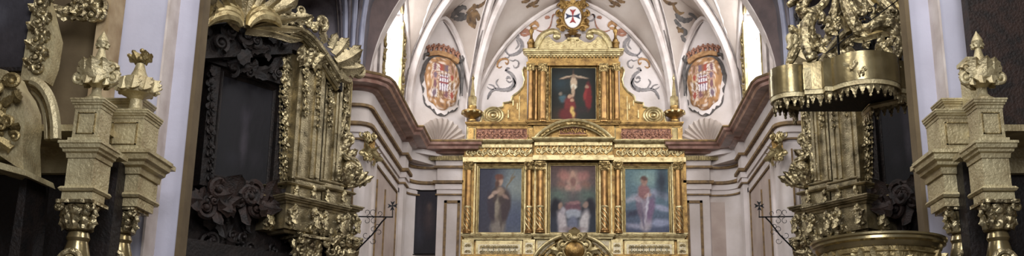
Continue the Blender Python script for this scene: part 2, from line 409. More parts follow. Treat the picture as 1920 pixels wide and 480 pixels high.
# walls under the vault
def under_arch(name, A, B, za, m, F, win=None):
    mb = MB(); n = 44; L = (B-A).length; d = (B-A)/L
    nn = Vector((d.y, -d.x, 0)); 
    if nn.dot(MID-A) < 0: nn = -nn
    back = -nn*.5
    prof = []
    for i in range(n+1):
        t = i/n; tt = 1-abs(2*t-1)
        lo, hi = 0, 1
        for _ in range(24):
            md = (lo+hi)/2
            if tabpt(md)[0] < tt: lo = md
            else: hi = md
        prof.append((t, Z0+(za-Z0)*tabpt(lo)[1]+.05))
    for i in range(n):
        (t0, h0), (t1, h1) = prof[i], prof[i+1]
        p, q = A+d*L*t0, A+d*L*t1
        def col(z0a, z0b, z1a, z1b):
            vs = [(p.x,p.y,z0a),(q.x,q.y,z0b),(q.x,q.y,z1b),(p.x,p.y,z1a)]
            vs += [(v[0]+back.x, v[1]+back.y, v[2]) for v in vs]
            mb.add(vs, [(0,1,2,3),(4,7,6,5),(0,4,5,1),(3,2,6,7),(0,3,7,4),(1,5,6,2)])
        if win:
            w0, w1, zb, fz = win; a0, a1 = L*t0, L*t1; mm = (a0+a1)/2
            if w0 <= mm <= w1:
                ft = lambda a: fz+.35*math.sin(PI*max(0,min(1,(a-w0)/(w1-w0))))
                col(8.6, 8.6, zb, zb); 
                if min(h0,h1) > fz+.1: col(ft(a0), ft(a1), h0, h1)
                continue
        col(8.6, 8.6, h0, h1)
    return struct(mb.build(name, m))
under_arch('lunette_wall_back', S['c'], S['d'], 13.35, PLAS, None)
under_arch('slanting_wall_left', S['b'], S['c'], 12.6, PLAS, None)
under_arch('slanting_wall_right', S['d'], S['e'], 12.6, PLAS, None)
under_arch('wall_left_upper', S['a'], S['b'], 13.1, PLAS, None, (1.3, 3.6, 9.3, 12.0))
under_arch('wall_right_upper', S['e'], S['f'], 13.1, PLAS, None, (.8, 3.1, 9.3, 12.0))
for k, sg in enumerate((-1, 1)):
    F = Frame((0, 0), (0, 1), n=(1, 0)); F = Frame((-4.45, 0), (-4.45, 1), n=(1, 0), mirror=sg > 0)
    y0, y1 = 22.5, 24.8; fr = MB(); gl = MB(); mu = MB()
    top = lambda y: 12.0+.35*math.sin(PI*(y-y0)/(y1-y0))
    n = 12; ys = [y0+(y1-y0)*i/n for i in range(n+1)]
    gl.prism(F, [(y0,9.3)]+[(y1,9.3)]+[(y, top(y)) for y in reversed(ys)], -.42, -.38)
    g = gl.build('window_%d' % (k+1), WINM); struct(g); ORG[g.name] = ORG[g.name]
    out = [(y0, 9.3), (y1, 9.3)]+[(y, top(y)) for y in reversed(ys)]
    pts = out+[out[0]]
    fr.tube([F.pt(y, -.02, z) for y, z in pts], .05, 6); fr.build('window_frame', GOLDD, g)
    for yy in (y0+.77, y0+1.53): mu.box(F, yy-.02, yy+.02, -.39, -.34, 9.3, 12.2)
    for zz in (10.0, 10.7, 11.4): mu.box(F, y0, y1, -.39, -.34, zz-.015, zz+.015)
    mu.build('glazing_bar', RIBM, g)
# entablature path round the presbytery
def arc(c, r, a0, a1, n=8): return [(c[0]+r*math.cos(math.radians(a0+(a1-a0)*i/n)), c[1]+r*math.sin(math.radians(a0+(a1-a0)*i/n))) for i in range(n+1)]
PATH = [(-7.6,17.35),(-4.95,20.9),(-4.72,20.9),(-4.6,20.92),(-4.52,20.97),(-4.47,21.04),(-4.45,21.15),(-4.45,25.0),(-4.3,25.0),(-4.3,25.45),(-4.45,25.45)]+arc((-3.9,25.9),.55,180,90)+[(-3.62,26.45),(-3.62,26.33),(-2.95,26.33),(-2.95,26.6)]
ENT = [('cornice', CORN, [(-.3,8.93),(.50,8.93),(.52,8.89),(.50,8.84),(.44,8.81),(.42,8.74),(.22,8.71),(.20,8.67),(.10,8.64),(-.3,8.64)]),
       ('frieze_upper', PLAS, [(-.3,8.64),(.09,8.64),(.07,8.5),(.05,8.36),(-.3,8.36)]),
       ('gilt_fillet_upper', LINEM, [(-.3,8.36),(.10,8.36),(.10,8.30),(-.3,8.30)]),
       ('frieze', PLAS, [(-.3,8.30),(.02,8.30),(.02,7.95),(-.3,7.95)]),
       ('gilt_fillet', LINEM, [(-.3,7.95),(.12,7.95),(.12,7.88),(.08,7.86),(-.3,7.86)]),
       ('architrave', PLAS, [(-.3,7.86),(.06,7.86),(.06,7.72),(.02,7.72),(.02,7.60),(-.3,7.60)]),
       ('gilt_fillet_lower', LINEM, [(-.3,7.60),(.05,7.60),(.05,7.56),(-.3,7.56)])]
for sg, nm in ((-1, 'left'), (1, 'right')):
    path = [(sg*-x, y) for x, y in PATH]
    root = None
    for nme, m, prof in ENT:
        mb = MB(); mb.sweep(path, prof, 0, side=1 if sg < 0 else -1)
        if root is None: root = mb.build('cornice_trim_'+nm, m); root['kind'] = 'structure'
        else: mb.build(nme, m, root)
    # gilded top edge and dentil row of the cornice
    mb = MB(); mb.sweep(path, [(.46,8.96),(.52,8.965),(.55,8.94),(.53,8.905),(.46,8.91)], 0, side=1 if sg < 0 else -1); mb.build('gilt_edge', LINEM, root)
    mb = MB()
    for i in range(26):
        x = -4.0+i*.045; Fb = Frame((0,26.33),(1,26.33), mirror=sg > 0)
        if x < -2.9: mb.box(Fb, x, x+.022, .02, .16, 8.5, 8.62)
    mb.box(Fb, -4.0, -2.86, .02, .10, 8.5, 8.62); mb.build('dentil_row', GOLDD, root)
    # lower wall following the same path, set back
    mb = MB(); mb.sweep(path, [(-.3,7.6),(0,7.6),(0,0),(-.3,0)], 0, side=1 if sg < 0 else -1)
    wl = struct(mb.build('wall_'+nm, PLAS))
    Fs = Frame((-4.45, 0), (-4.45, 1), n=(1, 0), mirror=sg > 0)
    # side bay panel (pinkish) with a white raised border and gilt line
    pn = MB(); pn.box(Fs, 21.95, 24.75, .0, .015, 3.0, 7.3); pn.build('wall_panel', PANELP, wl)
    bd = MB()
    for a, b, c, d in ((21.8,21.95,2.9,7.42),(24.75,24.9,2.9,7.42),(21.8,24.9,7.3,7.42)): bd.box(Fs, a, b, 0, .06, c, d)
    bd.build('panel_border', PLAS, wl)
    bd = MB()
    for a, b, c, d in ((21.95,21.98,2.9,7.3),(24.72,24.75,2.9,7.3),(21.95,24.75,7.27,7.3),(22.2,22.23,2.9,7.0),(23.2,23.23,2.9,7.0)): bd.box(Fs, a, b, 0, .05, c, d)
    bd.build('gilt_line', LINEM, wl)
    # pilaster on the pier end: fluted edge lines
    Fp = Frame((0, 20.9), (1, 20.9), mirror=sg > 0)
    bd = MB()
    for x in (-4.86, -4.74): bd.box(Fp, x-.025, x+.025, 0, .05, 2, 7.35)
    bd.build('pilaster_fluting', RIBM, wl)
    bd = MB(); bd.box(Fp, -4.68, -4.65, 0, .045, 2, 7.35); bd.build('gilt_line', LINEM, wl)
    # narrow pilaster panel beside the altarpiece
    Fb = Frame((0,26.33),(1,26.33), mirror=sg > 0)
    a = Fb.un(832 if sg < 0 else 832, 400, .05); b = Fb.un(862, 400, .05)
    bd = MB()
    for x0, x1, z0, z1 in ((a[0],a[0]+.07,3,7.42),(b[0]-.07,b[0],3,7.42),(a[0],b[0],7.35,7.42)): bd.box(Fb, x0, x1, 0, .04, z0, z1)
    bd.build('gilt_border', LINEM, wl)
    if sg > 0:
        Fc = Frame((0, 26.45), (1, 26.45), mirror=True)
        bd = MB(); bd.box(Fc, -4.3, -3.66, -.02, .02, 3.2, 7.4); bd.build('wall_panel', PANELP, wl)
mb = MB(); mb.box(W, -3.0, 3.0, -27.1, -26.6, 0, 8.9); struct(mb.build('wall_back', PLAS))
# shelf above the cornice behind the shells
for sg, nm in ((-1,'left'), (1,'right')):
    mb = MB(); mb.prism(Frame((0,0),(1,0)), [(0,0),(1,0),(1,1)], 0, 0) if False else None
    vs = [(sg*-x, y, z) for z in (8.4, 8.9) for x, y in ((-4.8,25.2),(-4.8,27.0),(-2.6,27.0),(-2.6,26.5),(-3.7,26.4),(-4.4,25.5))]
    m2 = MB(); m2.add(vs, [(0,1,2,3,4,5),(11,10,9,8,7,6)]+[(i,(i+1)%6,6+(i+1)%6,6+i) for i in range(6)]); struct(m2.build('ledge_trim_'+nm, PLAS))
# shell hoods in the corners
for sg, nm in ((-1,'left'), (1,'right')):
    Fd = Frame((-4.45,25.6), (-2.8,26.7), mirror=sg > 0)
    cx, _, cz = Fd.un(822, 274, .06); R = .68
    mb = MB(); nf = 13; vs = []; rings = [.12,.3,.5,.7,.86,.97,1.0]
    for j, rr in enumerate(rings):
        for i in range(nf*4+1):
            a = PI*i/(nf*4); k = .5+.5*math.cos(i*PI/2); q = R*rr*(1+(.05*k if rr > .9 else 0))
            dep = .04+.30*math.sin(rr*PI*.5)**2+.05*k*rr-.02
            vs.append(Fd.pt(cx+q*math.cos(a)*1.0, dep, cz+q*math.sin(a)))
    m_ = nf*4+1; fs = [(j*m_+i, j*m_+i+1, (j+1)*m_+i+1, (j+1)*m_+i) for j in range(len(rings)-1) for i in range(nf*4)]
    b0 = len(vs); e = (len(rings)-1)*m_
    for i in range(m_):
        v = Fd.pt(cx+R*1.02*math.cos(PI*i/(nf*4)), -.02, cz+R*1.02*math.sin(PI*i/(nf*4))); vs.append(v)
    fs += [(e+i, e+i+1, b0+i+1, b0+i) for i in range(nf*4)]
    mb.add(vs, fs)
    sh = mb.build('shell_trim_'+nm, PLASW); struct(sh)
# ---------------------------------------------------------------- triumphal arch and nave ribs
A3, B3 = Vector((-4.45,20.6,0)), Vector((4.45,20.6,0))
def big_arch(off, y, n=20):
    pts = []
    for i in range(n+1): u, h = tabpt(i/n); pts.append(Vector((-4.45+4.45*u-off*(1-u), y, 8.9+(5.0+off)*h)))
    return pts+[Vector((-p.x, p.y, p.z)) for p in reversed(pts[:-1])]
mb = MB()
p_in, p_out = big_arch(0,0), big_arch(.12,0); n = len(p_in); vs = []
for i in range(n):
    a, b = p_in[i], p_out[i]
    for q, y in ((a,20.88),(a,21.2),(b,21.2),(b,20.88)): vs.append((q.x, y, q.z))
mb.add(vs, [(i*4+j, i*4+(j+1)%4, (i+1)*4+(j+1)%4, (i+1)*4+j) for i in range(n-1) for j in range(4)]+[(0,1,2,3),(n*4-4,n*4-3,n*4-2,n*4-1)])
struct(mb.build('triumphal_arch_trim', RIBM))
mb = MB(); p_in, p_out = big_arch(.02,0), big_arch(.45,0); vs = []
for i in range(n):
    a, b = p_in[i], p_out[i]
    for q, y in ((a,20.87),(a,21.19),(b,21.19),(b,20.3)): vs.append((q.x, y, q.z))
mb.add(vs, [(i*4+j, i*4+(j+1)%4, (i+1)*4+(j+1)%4, (i+1)*4+j) for i in range(n-1) for j in range(4)]+[(0,1,2,3),(n*4-4,n*4-3,n*4-2,n*4-1)])
struct(mb.build('triumphal_arch_trim', ARCHM))
rib(ribname(), big_arch(.52, 20.28), .09, m=RIBB, inward=Vector((0,10,10)), lines=False)
for sg, nm in ((-1,'left'), (1,'right')):
    Fm = Frame((0,0),(1,0), mirror=sg > 0)
    S0 = Vector((-4.7, 20.2, 8.9)); curves = []
    for k, (px, yy) in enumerate(((600,17.2),(622,17.6),(645,18.0),(668,18.5),(690,19.0),(712,19.5))):
        E = Vector((0,yy,0)); r = raydir(px, -50); t = yy/r.y; E = Vector((r.x*t, yy, r.z*t+EYE))
        s0 = S0+Vector((.07*k-.2, .03*k-.1, 0)); C = s0+Vector((-.02, -.1, 2.1)); cur = []
        for i in range(15):
            q = i/14; cur.append(s0*(1-q)**2+C*2*q*(1-q)+E*q*q)
        if sg > 0: cur = [Vector((-p.x, p.y, p.z)) for p in cur]
        curves.append(cur)
        rib(ribname(), cur, .1 if k % 2 else .07, m=RIBD if k % 2 == 0 else RIBB, inward=Vector((0,12,8)), lines=(k % 2 == 0), flat=.8)
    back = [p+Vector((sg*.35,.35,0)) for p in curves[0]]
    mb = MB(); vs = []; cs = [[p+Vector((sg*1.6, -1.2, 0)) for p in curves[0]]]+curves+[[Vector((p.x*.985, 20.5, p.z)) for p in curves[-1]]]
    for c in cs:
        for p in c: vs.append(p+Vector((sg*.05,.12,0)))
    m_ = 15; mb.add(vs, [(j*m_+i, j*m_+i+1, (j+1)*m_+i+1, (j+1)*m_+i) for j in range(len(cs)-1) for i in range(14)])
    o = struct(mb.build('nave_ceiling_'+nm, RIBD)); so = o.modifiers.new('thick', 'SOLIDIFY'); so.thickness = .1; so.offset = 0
    # oblique transept wall behind the side retablo
    Fo = Frame((-8.9,15.65), (-4.95,20.9), mirror=sg > 0)
    mb = MB(); mb.box(Fo, 0, 6.57, -.4, -.02, 8.6, 16); mb.box(Fo, 0, 6.57, -.4, -.02, 0, 8.6); struct(mb.build('transept_wall_'+nm, PIERM))
    # pier between transept and side chapel
    Fq = Frame((0,0),(1,0), mirror=sg > 0, dx=-.54 if sg > 0 else 0)
    mb = MB(); mb.box(Fq, -6.2,-5.58,-13.6,-13.0,0,16).box(Fq,-5.6,-5.24,-13.5,-13.33,0,16); p = struct(mb.build('pillar_'+nm, PIERM))
    mb = MB(); mb.box(Fq,-5.27,-5.21,-13.5,-13.26,0,16); mb.build('corner_trim', CHAPW, p)
    mb = MB(); mb.box(Fq,-5.6,-5.57,-13.34,-12.98,0,16); mb.build('corner_bead', RIBM, p)
    mb = MB(); mb.box(Fq, -10.5,-6.2,-14.3,-12.95,0,16); struct(mb.build('chapel_wall_'+nm, CHAPW))
    # arch band of the chapel
    pts = [(-6.17,0),(-6.17,7.6),(-6.2,8.2),(-6.3,8.9),(-6.5,9.6),(-6.85,10.3),(-7.4,10.9),(-8.2,11.3),(-9.2,11.4)]
    mb = MB(); vs = []
    for i,(x,z) in enumerate(pts):
        w = .16; dx_, dz_ = (0,0) if i < 3 else (-.02*i,-.16)
        for q in ((x,-12.95),(x,-12.55),(x-w,-12.55),(x-w,-12.95)): 
            zz = z if i < 3 else z-(.0 if q[0] == x else .14); vs.append(Fq.pt(q[0], q[1], zz))
    mb.add(vs, [(i*4+j,i*4+(j+1)%4,(i+1)*4+(j+1)%4,(i+1)*4+j) for i in range(len(pts)-1) for j in range(4)]+[(0,1,2,3),tuple(range(len(vs)-4,len(vs)))])
    struct(mb.build('chapel_arch_trim_'+nm, ARCHB))
    mb = MB(); mb.box(Fq, -11.0,-10.5,-14.3,3,0,16); struct(mb.build('nave_wall_'+nm, CHAPW))
    mb = MB(); mb.box(Fq, -10.9,-8.6,-18,-14.3,0,16); struct(mb.build('outer_wall_'+nm, CHAPW))
mb = MB(); mb.box(W, -11.5, 11, -28, 3, -.2, 0); struct(mb.build('floor', FLOORM))
mb = MB(); mb.box(W, -11.5, 11, -20, 3, 16, 16.3); struct(mb.build('nave_ceiling_main', PLASW))
# ================================================================ MAIN ALTARPIECE
FA = Frame((0,26.33),(1,26.33))
ALT = thing('main_altarpiece', 'tall gilded altarpiece with columns filling the centre of the far wall', 'altarpiece', (0,26.3,0))
def px2(F, px, py, o): q = F.un(px, py, o); return q[0], q[2]
def column(F, pxc, py0, py1, o, rpx, parent, m=GOLD, mc=GOLDC, spiral=True, name='column', capm=None):
    """column with base, fluted shaft, twisted lower third and leafy capital between two pixel rows"""
    x, _, z1 = F.un(pxc, py0, o); x2, _, z0 = F.un(pxc, py1, o); s = F.scale(pxc, (py0+py1)/2, o); r = rpx*s*.92; H = z1-z0; m = AMBER if m is GOLD else m
    hc = min(.16*H, r*2.6); hb = min(.06*H, r*1.2)
    mb = MB(); prof = [(r*.98, z0+hb), (r*1.0, z0+hb+H*.02)]
    for i in range(8): t = i/7; prof.append((r*(1.0-.14*t**1.5), z0+hb+(H-hb-hc)*(.03+.97*t)))
    # fluted body
    seg = 32; vs = []; 
    for j, (rr, z) in enumerate(prof):
        for i in range(seg):
            a = 2*PI*i/seg; q = rr*(1-.07*(i % 4 == 0)); vs.append(F.pt(x+q*math.cos(a), o+q*math.sin(a), z))
    fs = [(j*seg+i, j*seg+(i+1)%seg, (j+1)*seg+(i+1)%seg, (j+1)*seg+i) for j in range(len(prof)-1) for i in range(seg)]
    mb.add(vs, fs); col = mb.build(name, m, parent, 50)
    mb = MB(); mb.lathe(F, x, o, [(r*1.35,z0),(r*1.35,z0+hb*.3),(r*1.2,z0+hb*.4),(r*1.3,z0+hb*.55),(r*1.25,z0+hb*.75),(r*1.05,z0+hb*.85),(r*1.0,z0+hb)], 16)
    mb.build('column_base', m, col)
    if spiral:
        mb = MB(); za, zb = z0+hb, z0+hb+(H-hb-hc)*.36
        for k in range(5):
            pts = [(x+r*1.0*math.cos(a), o+r*1.0*math.sin(a), za+(zb-za)*t) for t in [i/12 for i in range(13)] for a in [k*2*PI/5+t*PI*1.6]]
            mb.tube(pts, r*.17, 5, F)
        mb.lathe(F, x, o, [(r*1.12,zb),(r*1.16,zb+.02),(r*1.0,zb+.05)], 14); mb.build('twisted_carving', GOLDL, col)
    capital(F, x, o, z1-hc, z1, r*.86, col, capm or mc)
    return col
def capital(F, x, o, z0, z1, r, parent, m, k=2.0):
    mb = MB(); h = z1-z0
    mb.lathe(F, x, o, [(r*1.1,z0),(r*1.2,z0+h*.04),(r*1.0,z0+h*.08),(r*1.05,z0+h*.5),(r*1.5,z0+h*.85)], 12)
    a = r*1.6; mb.box(F, x-a, x+a, o-a, o+a, z0+h*.88, z1)
    for row, (zz, L, w) in enumerate(((z0+h*.06, h*.5, r*.9), (z0+h*.32, h*.55, r*.85))):
        for i in range(5):
            an = (i-2)*PI/5.2+row*.0; xx = x+r*1.1*math.sin(an); oo = o+r*1.1*math.cos(an)
            mb.leaf(F, xx, oo, zz, PI/2-math.sin(an)*.35, L, w, curl=.45*math.cos(an)+.05, lobes=2, n=6, th=.01)
    for sx in (-1, 1):
        mb.scroll(F, x+sx*a*.9, o+a*.8, z0+h*.78, h*.17, 1.2, PI/2, sx, r*.22, 0, 6)
    return mb.build('capital', m, parent)
def cap_mold(px0, py0, px1, py1, ob, of, prj, F=FA, prof=cyma):
    """moulding whose front top edge spans px0..px1, heights py0..py1"""
    x0, x1, z0, z1 = F.box(px0, py0, px1, py1, of+prj*.6); mb = MB(); mb.mold(F, x0+prj, x1-prj, ob, of, prof(z1-z0, prj), z1); return mb
def relief_row(F, px0, px1, py0, py1, o, n, mb):
    """a running leaf scroll inside a frieze"""
    for i in range(n):
        px = px0+(px1-px0)*(i+.5)/n; x, _, z = F.un(px, (py0+py1)/2, o); h = F.scale(px, py0, o)*(py1-py0)/2
        s = 1 if i % 2 else -1
        mb.scroll(F, x, o, z, h*.75, 1.1, PI/2*s, s, h*.2, .01, 5); mb.leaf(F, x+h*.4, o, z-s*h*.2, s*.9, h*1.5, h*.9, .3, 2, 6, s*.4, .01)
# core body behind
mb = MB(); mb.pbox(FA, 866, 268, 1288, 480, 0, .12); mb.pbox(FA, 875, 232, 1280, 268, 0, .1); mb.pbox(FA, 992, 95, 1160, 232, 0, .1)
q = FA.un(866, 480, .12)[0], FA.un(1288, 480, .12)[0], FA.un(1075, 479, .12)[2]
mb.box(FA, q[0], q[1], 0, .35, 0, q[2]); mb.build('backing', GOLD, ALT)
# ---- predella
mb = MB()
for a, b in ((864,1002),(1148,1290)):
    m_ = cap_mold(a, 437, b, 449, .05, .22, .1); mb.v and None; mb.add(m_.v, m_.f)
m_ = cap_mold(996, 438, 1154, 447, .05, .30, .08); mb.add(m_.v, m_.f)
mb.build('predella_cornice', GOLDL, ALT)
for a, b in ((866,888),(981,1003),(1146,1168),(1270,1290)):
    mb = MB(); mb.pbox(FA, a, 449, b, 482, .05, .30); q = mb.build('pedestal_block', GOLDL, ALT)
    mb = MB(); mb.pbox(FA, a+4, 455, b-4, 482, .30, .315); r_ = mb.build('ivory_panel', WHITEO, q)
    for py in (461, 472): 
        mb = MB(); x, _, z = FA.un((a+b)/2, py, .32); mb.scroll(FA, x-.03, .325, z, .05, 1, 0, 1, .012, 0, 5); mb.scroll(FA, x+.03, .325, z, .05, 1, PI, -1, .012, 0, 5); mb.box(FA, x-.09, x+.09, .316, .326, z-.008, z+.008)
        mb.build('gilt_scrollwork', GOLDD, q)
for a, b in ((892,979),(1171,1264)):
    mb = MB(); mb.pbox(FA, a, 451, b, 482, .05, .2); q = mb.build('predella_panel', GOLDL, ALT)
    mb = MB(); mb.pbox(FA, a+4, 458, b-4, 482, .2, .215); mb.build('ivory_panel', WHITEO, q)
    mb = MB(); n = 7
    for i in range(n):
        px = a+8+(b-a-16)*(i+.5)/n; x, _, z = FA.un(px, 468, .22)
        for s in (-1, 1):
            mb.box(FA, x-.085, x+.085, .214, .226, z+s*.06-.006, z+s*.06+.006); mb.box(FA, x-.006, x+.006, .214, .226, z-.07, z+.07); mb.scroll(FA, x-.035, .225, z+s*.06, .05, 1.1, 0, s, .013, 0, 5); mb.scroll(FA, x+.035, .225, z+s*.06, .05, 1.1, PI, -s, .013, 0, 5)
    mb.build('gilt_scrollwork', GOLDD, q)
for a, b in ((1005,1040),(1110,1145)):
    mb = MB(); mb.pbox(FA, a, 448, b, 482, .05, .2); q = mb.build('spandrel_panel', GOLDL, ALT)
    mb = MB(); mb.pbox(FA, a+3, 452, b-3, 482, .2, .21); mb.build('ivory_panel', WHITEO, q)
# tabernacle arch: two curved mouldings breaking round a cartouche
cxz = px2(FA, 1075, 520, .42); sp = FA.scale(1075, 470, .42)
for R, w, o1, m in ((82, 7, .42, GOLDL), (72, 5, .38, GOLDC), (65, 3, .36, GOLDL)):
    mb = MB(); pts = [(cxz[0]+R*sp*math.cos(a), o1, cxz[1]+R*sp*math.sin(a)*.97) for a in [PI*i/40 for i in range(3, 38)]]
    mb.tube(pts, w*sp*.55, 8, FA); mb.build('arch_moulding', m, ALT)
mb = MB(); mb.prism(FA, [(cxz[0]+66*sp*math.cos(a), cxz[1]+66*sp*math.sin(a)) for a in [PI*i/30 for i in range(31)]], .1, .3); mb.build('arch_tympanum', GOLDC, ALT)
x, _, z = FA.un(1077, 470, .5)
mb = MB(); mb.blob(FA, x, .5, z, .27, .16, .24, 20, 12); crt = mb.build('arch_cartouche', GOLD, ALT)
mb = MB()
for s in (-1, 1):
    mb.scroll(FA, x+s*.30, .5, z+.12, .13, 1.4, PI/2, -s, .05, .05); mb.scroll(FA, x+s*.34, .46, z-.14, .12, 1.3, -PI/2, s, .045, .05)
    mb.leaf(FA, x+s*.15, .55, z+.25, PI/2-s*.7, .28, .2, .4, 3); mb.leaf(FA, x+s*.35, .5, z-.02, PI/2-s*1.4, .3, .2, .4, 3)
    mb.scroll(FA, x+s*.13, .56, z+.36, .09, 1.2, -PI/2, s, .035, .03)
mb.leaf(FA, x, .52, z+.28, PI/2, .34, .3, .5, 3); mb.blob(FA, x, .6, z+.3, .1, .07, .08)
mb.tube([(x+.29*math.cos(a), .55, z+.26*math.sin(a)) for a in [2*PI*i/24 for i in range(25)]], .03, 6, FA)
mb.build('scrolled_surround', GOLDL, crt)
# ---- main storey
for pxc in (879, 993, 1271, 1158): column(FA, pxc, 304, 438, .28, 6.6, ALT)
for pxc in (1013.5, 1133): column(FA, pxc, 304, 437, .36, 7.2, ALT)
for a, b in ((868,891),(983,1003),(1147,1168),(1262,1282),(1003,1025),(1123,1145)):
    mb = MB(); mb.pbox(FA, a, 305, b, 438, .1, .16); mb.build('pilaster_strip', GOLD, ALT)
for a in (889.5, 984, 1003, 1024, 1125, 1146.5, 1166, 1261.5):
    mb = MB(); mb.pbox(FA, a-1.2, 306, a+1.2, 438, .12, .2); mb.build('gilt_bead_strip', GOLDL, ALT)
# entablature with dentils and carved frieze, breaking forward over the centre
for nm, a, b, of in (('side_entablature',866,1003,.24),('side_entablature',1147,1288,.24),('central_entablature',997,1153,.36)):
    dy = -4 if nm[0] == 'c' else 0
    mb = cap_mold(a, 262+dy, b, 271+dy, .05, of, .16); e = mb.build(nm, GOLDL, ALT)
    mb = MB(); mb.pbox(FA, a+5, 270+dy, b-5, 297+dy, .05, of); mb.build('frieze_band', GOLD, e)
    m_ = cap_mold(a+2, 295+dy, b-2, 304+dy, .05, of, .05, prof=rect); m_.build('architrave', GOLDL, e)
    mb = MB(); n = int((b-a-12)/6.2)
    for i in range(n):
        px = a+7+(b-a-14)*i/(n-1); mb.pbox(FA, px-1.5, 271+dy, px+1.5, 276.5+dy, of, of+.09)
    mb.pbox(FA, a+5, 271+dy, b-5, 276.5+dy, of-.01, of+.03)
    mb.build('dentil_row', GOLDL, e)
    mb = MB(); relief_row(FA, a+8, b-8, 279+dy, 293+dy, of+.02, int((b-a)/11), mb); mb.build('carved_frieze_scroll', GOLDL, e)
# ---- attic
for a, b in ((872,1002),(1149,1282)):
    mb = cap_mold(a, 229, b, 238, .05, .18, .1); e = mb.build('attic_cornice', GOLD, ALT)
    mb = MB(); mb.pbox(FA, a+3, 237, b-3, 264, .05, .18); e2 = mb.build('attic_panel', GOLDD, ALT)
    L, R = (a+21, b-14) if a < 1000 else (a+14, b-24)
    mb = MB(); mb.pbox(FA, L, 241, R, 261, .18, .19); mb.build('red_brown_carved_field', REDP, e2)
    mb = MB()
    for c in ((L-2,239,L,262),(R,239,R+2,262),(L,239,R,241),(L,261,R,262.5)): mb.pbox(FA, *c, .18, .22)
    mb.build('gilt_border', GOLD, e2)
    mb = MB(); relief_row(FA, L+2, R-2, 244, 258, .2, 11, mb); mb.build('carved_scroll_relief', REDP, e2)
    for c in ((a+6, a+16),(b-11, b-3)):
        mb = MB(); mb.pbox(FA, c[0], 240, c[1], 262, .18, .21); mb.build('attic_block', GOLD, e2)
mb = MB(); mb.pbox(FA, 1000, 232, 1152, 262, .05, .22); e = mb.build('attic_centre', GOLD, ALT)
mb = MB(); mb.pbox(FA, 1050, 237, 1099, 252, .22, .26); mb.build('red_brown_carved_field', REDP, e)
mb = MB()
for c in ((1048,235,1050,254),(1099,235,1101,254),(1050,252,1099,254)): mb.pbox(FA, *c, .22, .29)
relief_row(FA, 1052, 1097, 239, 250, .27, 5, mb); mb.build('gilt_border', GOLD, e)
# segmental pediment over the centre
for R0, rad, o1, m in ((0, 3.2, .44, GOLDL), (6, 3.2, .40, GOLDC), (11, 2, .36, GOLDL)):
    mb = MB(); pts = []
    for i in range(31):
        t = -1+2*i/30; px = 1075+t*(74-R0*1.2); py = 262-(37-R0)*(1-abs(t)**2.0)**.85; q_ = FA.un(px, py, o1); pts.append(q_)
    mb.tube(pts, rad*sp, 8, FA); mb.build('segmental_pediment', m, ALT)
# ---- upper storey
mb = cap_mold(980, 92, 1170, 102, .02, .26, .14); mb.build('upper_cornice', GOLDL, ALT)
mb = MB(); mb.pbox(FA, 990, 100, 1160, 121, .05, .24); e = mb.build('upper_frieze', GOLD, ALT)
mb = MB(); n = 26
for i in range(n): px = 994+(1156-994)*i/(n-1); mb.pbox(FA, px-1.8, 101, px+1.8, 107, .24, .31)
mb.build('bracket_row', GOLDD, e)
mb = cap_mold(987, 116, 1163, 123, .05, .24, .05, prof=rect); mb.build('upper_architrave', GOLD, ALT)
for pxc, r, o in ((996,5.5,.2),(1006,4,.16),(1018,6,.3),(1132,6,.3),(1144,4,.16),(1155,5.5,.2)):
    column(FA, pxc, 121, 229, o, r, ALT, spiral=False)
for a in (1024, 1120): mb = MB(); mb.pbox(FA, a, 121, a+6, 229, .1, .16); mb.build('bead_strip', GOLDC, ALT)
mb = cap_mold(985, 226, 1165, 233, .05, .28, .08); mb.build('upper_plinth', GOLD, ALT)
# shoulders with volutes
for s in (-1, 1):
    M_ = (lambda p: (1075+s*(1075-p)))
    poly = [(988,229),(988,128),(983,126),(980,132),(981,140),(984,150),(981,162),(973,172),(964,178),(960,182),(959,190),(952,192),(944,193),(943,200),(934,203),(920,203),(909,208),(904,218),(901,229)]
    if s > 0: poly = [(M_(a), b) for a, b in poly]
    mb = MB(); mb.pprism(FA, poly, .02, .10); e = mb.build('scrolled_shoulder', GOLD, ALT)
    pts = [FA.un(a, b, .12) for a, b in poly[1:]]
    mb = MB(); mb.tube(pts, .028, 6, FA); x, _, z = FA.un(M_(925) if s > 0 else 925, 216, .13)
    for R in (.26, .19, .12): mb.tube([(x+R*math.cos(a), .13, z+R*math.sin(a)*.85) for a in [2*PI*i/26 for i in range(27)]], .026, 6, FA)
    mb.blob(FA, x, .12, z, .07, .05, .06)
    for a, b, c, d in ((952,206,954,221),(961,188,963,198),(969,193,971,205),(973,180,974.5,225)):
        a, c = (M_(c), M_(a)) if s > 0 else (a, c); mb.pbox(FA, a, b, c, d, .1, .135)
    mb.build('volute_ribbing', GOLDL, e)
